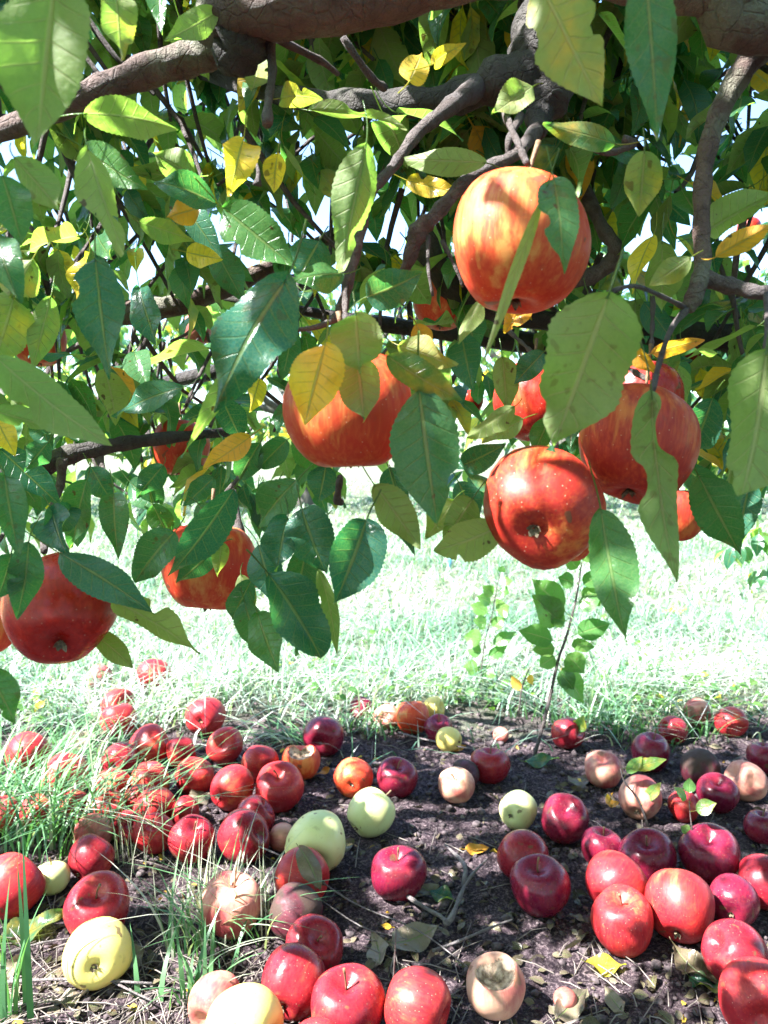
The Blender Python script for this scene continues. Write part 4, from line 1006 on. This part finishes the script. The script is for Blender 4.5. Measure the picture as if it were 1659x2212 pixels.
twig([(190, 2105, .006), (260, 2150, .01), (330, 2185, .008)], [.0016, .0014, .001], 'slanting pale stem beside the curled grey leaf')
twig([(860, 1600, .01), (930, 1620, .014), (1010, 1635, .01), (1090, 1640, .006)], [.002, .002, .0018, .001], 'matted dry stem below the golden orange windfall')

# uncountable litter: leaf scraps, straw and clods
litter = []
for _ in range(2300):
    px, py = rng.uniform(-150, 1800), rng.uniform(1560, 2300)
    p = gp(px, py)
    if not free(p.x, p.y, .0): continue
    a_ = rng.random() * 6.28; L = rng.uniform(.005, .026) * (1.2 if rng.random() < .2 else .8)
    d = np.array([math.cos(a_), math.sin(a_), rng.uniform(-.1, .35)]); B = np.array(p) + [0, 0, rng.uniform(.001, .006)]
    litter.append((B, B + d * L, L * rng.uniform(.35, .8), np.array([rng.normal(0, .9), rng.normal(0, .9), 1.0])))
o = leaf_mass('leaf_litter', litter, M_LITTER, None, .05)
tag(o, 'scraps of dead leaves scattered over the soil', kind='stuff')
VV, QQ = [], []; n = 0
for _ in range(1500):
    px, py = rng.uniform(-150, 1800), (rng.uniform(1560, 2300) if rng.random() < .6 else rng.uniform(2080, 2300))
    if px > 640 and py > 1640 and rng.random() < .8: continue
    p = gp(px, py); a_ = rng.random() * 3.14; L = rng.uniform(.015, .09)
    if not free(p.x, p.y, .0): continue
    q = p + Vector((math.cos(a_) * L, math.sin(a_) * L, 0)); q.z = float(ground_h(q.x, q.y)) + rng.uniform(.001, .012)
    p.z += .002
    V_, Q_, _t = tube_arrays([p, (p + q) / 2 + Vector((0, 0, rng.uniform(0, .006))), q], [.0008, .0008, .0005], 4, 1, 0, cap=False)
    VV.append(V_); QQ.append(Q_ + n); n += len(V_)
o = link('straw', np_mesh('straw', np.vstack(VV), np.vstack(QQ), mat=M_STRAW)); tag(o, 'bits of dry straw and stalk lying on the soil', kind='stuff')
g_ = (1 + 5 ** .5) / 2
ICO = np.array([(-1, g_, 0), (1, g_, 0), (-1, -g_, 0), (1, -g_, 0), (0, -1, g_), (0, 1, g_), (0, -1, -g_), (0, 1, -g_), (g_, 0, -1), (g_, 0, 1), (-g_, 0, -1), (-g_, 0, 1)]) / 1.9
ICF = np.array([(0, 11, 5), (0, 5, 1), (0, 1, 7), (0, 7, 10), (0, 10, 11), (1, 5, 9), (5, 11, 4), (11, 10, 2), (10, 7, 6), (7, 1, 8), (3, 9, 4), (3, 4, 2), (3, 2, 6), (3, 6, 8), (3, 8, 9), (4, 9, 5), (2, 4, 11), (6, 2, 10), (8, 6, 7), (9, 8, 1)])
N = 16000
cx_, cy_ = rng.uniform(-1.2, 1.2, N), rng.uniform(.68, 2.0, N)
sz = .0012 + .008 * rng.random(N) ** 6
P = (ICO[None] * (1 + rng.normal(0, .22, (N, 12, 1)))) * sz[:, None, None] * np.array([1, 1, .7])
P += np.stack([cx_, cy_, ground_h(cx_, cy_) + sz * .25], 1)[:, None, :]
Ft = (ICF[None] + (np.arange(N) * 12)[:, None, None]).reshape(-1, 3)
o = link('soil_crumbs', np_mesh('soil_crumbs', P.reshape(-1, 3), None, Ft, mat=M_CLOD, smooth=False)); tag(o, 'crumbs and clods of dry soil', kind='stuff')

cover = []
for _ in range(1300):
    x = rng.uniform(-1.6, 1.6); y = 1.86 + abs(rng.normal(0, .28)) - .25 * max(0, -x - .3)
    if float(vnoise(x * 4, y * 4, 3)) < -.1 or not free(x, y, 0): continue
    a_ = rng.random() * 6.28; L = rng.uniform(.012, .034); z = float(ground_h(x, y)) + rng.uniform(.015, .075)
    B = np.array([x, y, z]); d = np.array([math.cos(a_), math.sin(a_), rng.uniform(-.4, .3)])
    cover.append((B, B + d * L, L * rng.uniform(.5, .9), np.array([rng.normal(0, .5), rng.normal(-.2, .5), 1.0])))
o = leaf_mass('ground_cover', cover, M_SHOOT, None, .03)
tag(o, 'low broad leaved weeds mixed into the grass along the soil edge', kind='stuff')

# blue marker out on the lawn
c = gp(972, 1226)
st = thing('blue_stake', c, 'small blue stake standing on the far lawn', 'stake')
tube('post', [c - Vector((0, 0, .02)), c + Vector((0, 0, .03)), c + Vector((.001, 0, .062))], [.011, .011, .010], M_BLUE, st, 6, 1)
tube('cap', [c + Vector((.001, 0, .0625)), c + Vector((.001, 0, .068))], [.0125, .009], M_BLUE, st, 6, 1)

# ------------------------------------------------------------------ the next row of trees
def far_tree(x, y, s, label, seed):
    root = thing('orchard_tree', (x, y, 0), label, 'tree', 'apple trees of the next row')
    loc = Vector((x, y, 0))
    tube('trunk', [loc + Vector((0, 0, -.1)), loc + Vector((.05, 0, .5 * s)), loc + Vector((-.05, .05, 1.1 * s)), loc + Vector((.1, 0, 2.0 * s))], [.14 * s, .10 * s, .085 * s, .03], M_FARTRUNK, root, 9, 4, .15)
    L = []
    for k in range(6):
        a_ = k * 1.05 + rng.uniform(-.3, .3); top = Vector((math.cos(a_) * 1.3, math.sin(a_) * 1.1, rng.uniform(1.3, 2.4))) * s
        tube('limb', [loc + Vector((0, 0, rng.uniform(.6, 1.1) * s)), loc + top * .5 + Vector((0, 0, .3)), loc + top], [.05 * s, .035 * s, .012], M_FARTRUNK, root, 6, 3, .1)
    for k in range(640):
        a_, b_ = rng.random() * 6.28, rng.random() ** .45
        p = np.array([math.cos(a_) * 1.75 * b_, math.sin(a_) * 1.4 * b_, 0]) * s + np.array([x, y, 0])
        p[2] = s * (.62 + rng.random() * 2.1 * (1.1 - .55 * b_)) + .12 * math.sin(a_ * 5)
        L += rosette(p, rng.integers(5, 9), .10)
    o = leaf_mass('crown', L, M_LEAF, root, .12); o['kind'] = 'stuff'
far_tree(-3.7, 8.0, 1.10, 'far orchard tree glimpsed at the outermost gap beside the low dark branch', 1)
far_tree(-.9, 8.6, 1.05, 'far orchard tree glimpsed behind the pale apple bottom', 2)
far_tree(1.9, 8.1, 1.10, 'far orchard tree glimpsed behind the apple cluster', 3)
far_tree(4.6, 7.6, 1.15, 'far orchard tree whose sunlit leaves show below the sky gap', 4)

# a few more leaves close round the half hidden apple and the lower fringe, placed last
for (bx, by, tx, ty, w, z, side, kind, roll) in ((1085, 770, 1095, 890, 66, .62, 'l', 'g', 10), (1130, 905, 1040, 955, 60, .60, 'l', 'm', 12), (1175, 760, 1110, 830, 60, .60, 'u', 'g', 8), (1190, 900, 1150, 985, 56, .62, 'u', 'g', -12),
                                                 (840, 1010, 870, 1110, 70, .62, 'u', 'g', 10), (990, 1040, 1030, 1140, 66, .66, 'u', 'g', -10), (460, 1130, 420, 1220, 66, .62, 'u', 'g', 12), (330, 1090, 370, 1170, 60, .68, 'u', 'g', 5)):
    B, T = at(bx, by, z), at(tx, ty, z + .01); c = TO_CAM((B + T) / 2)
    place_leaf(B, T, w * z / F, c if side == 'u' else -c, kind, tree, roll)
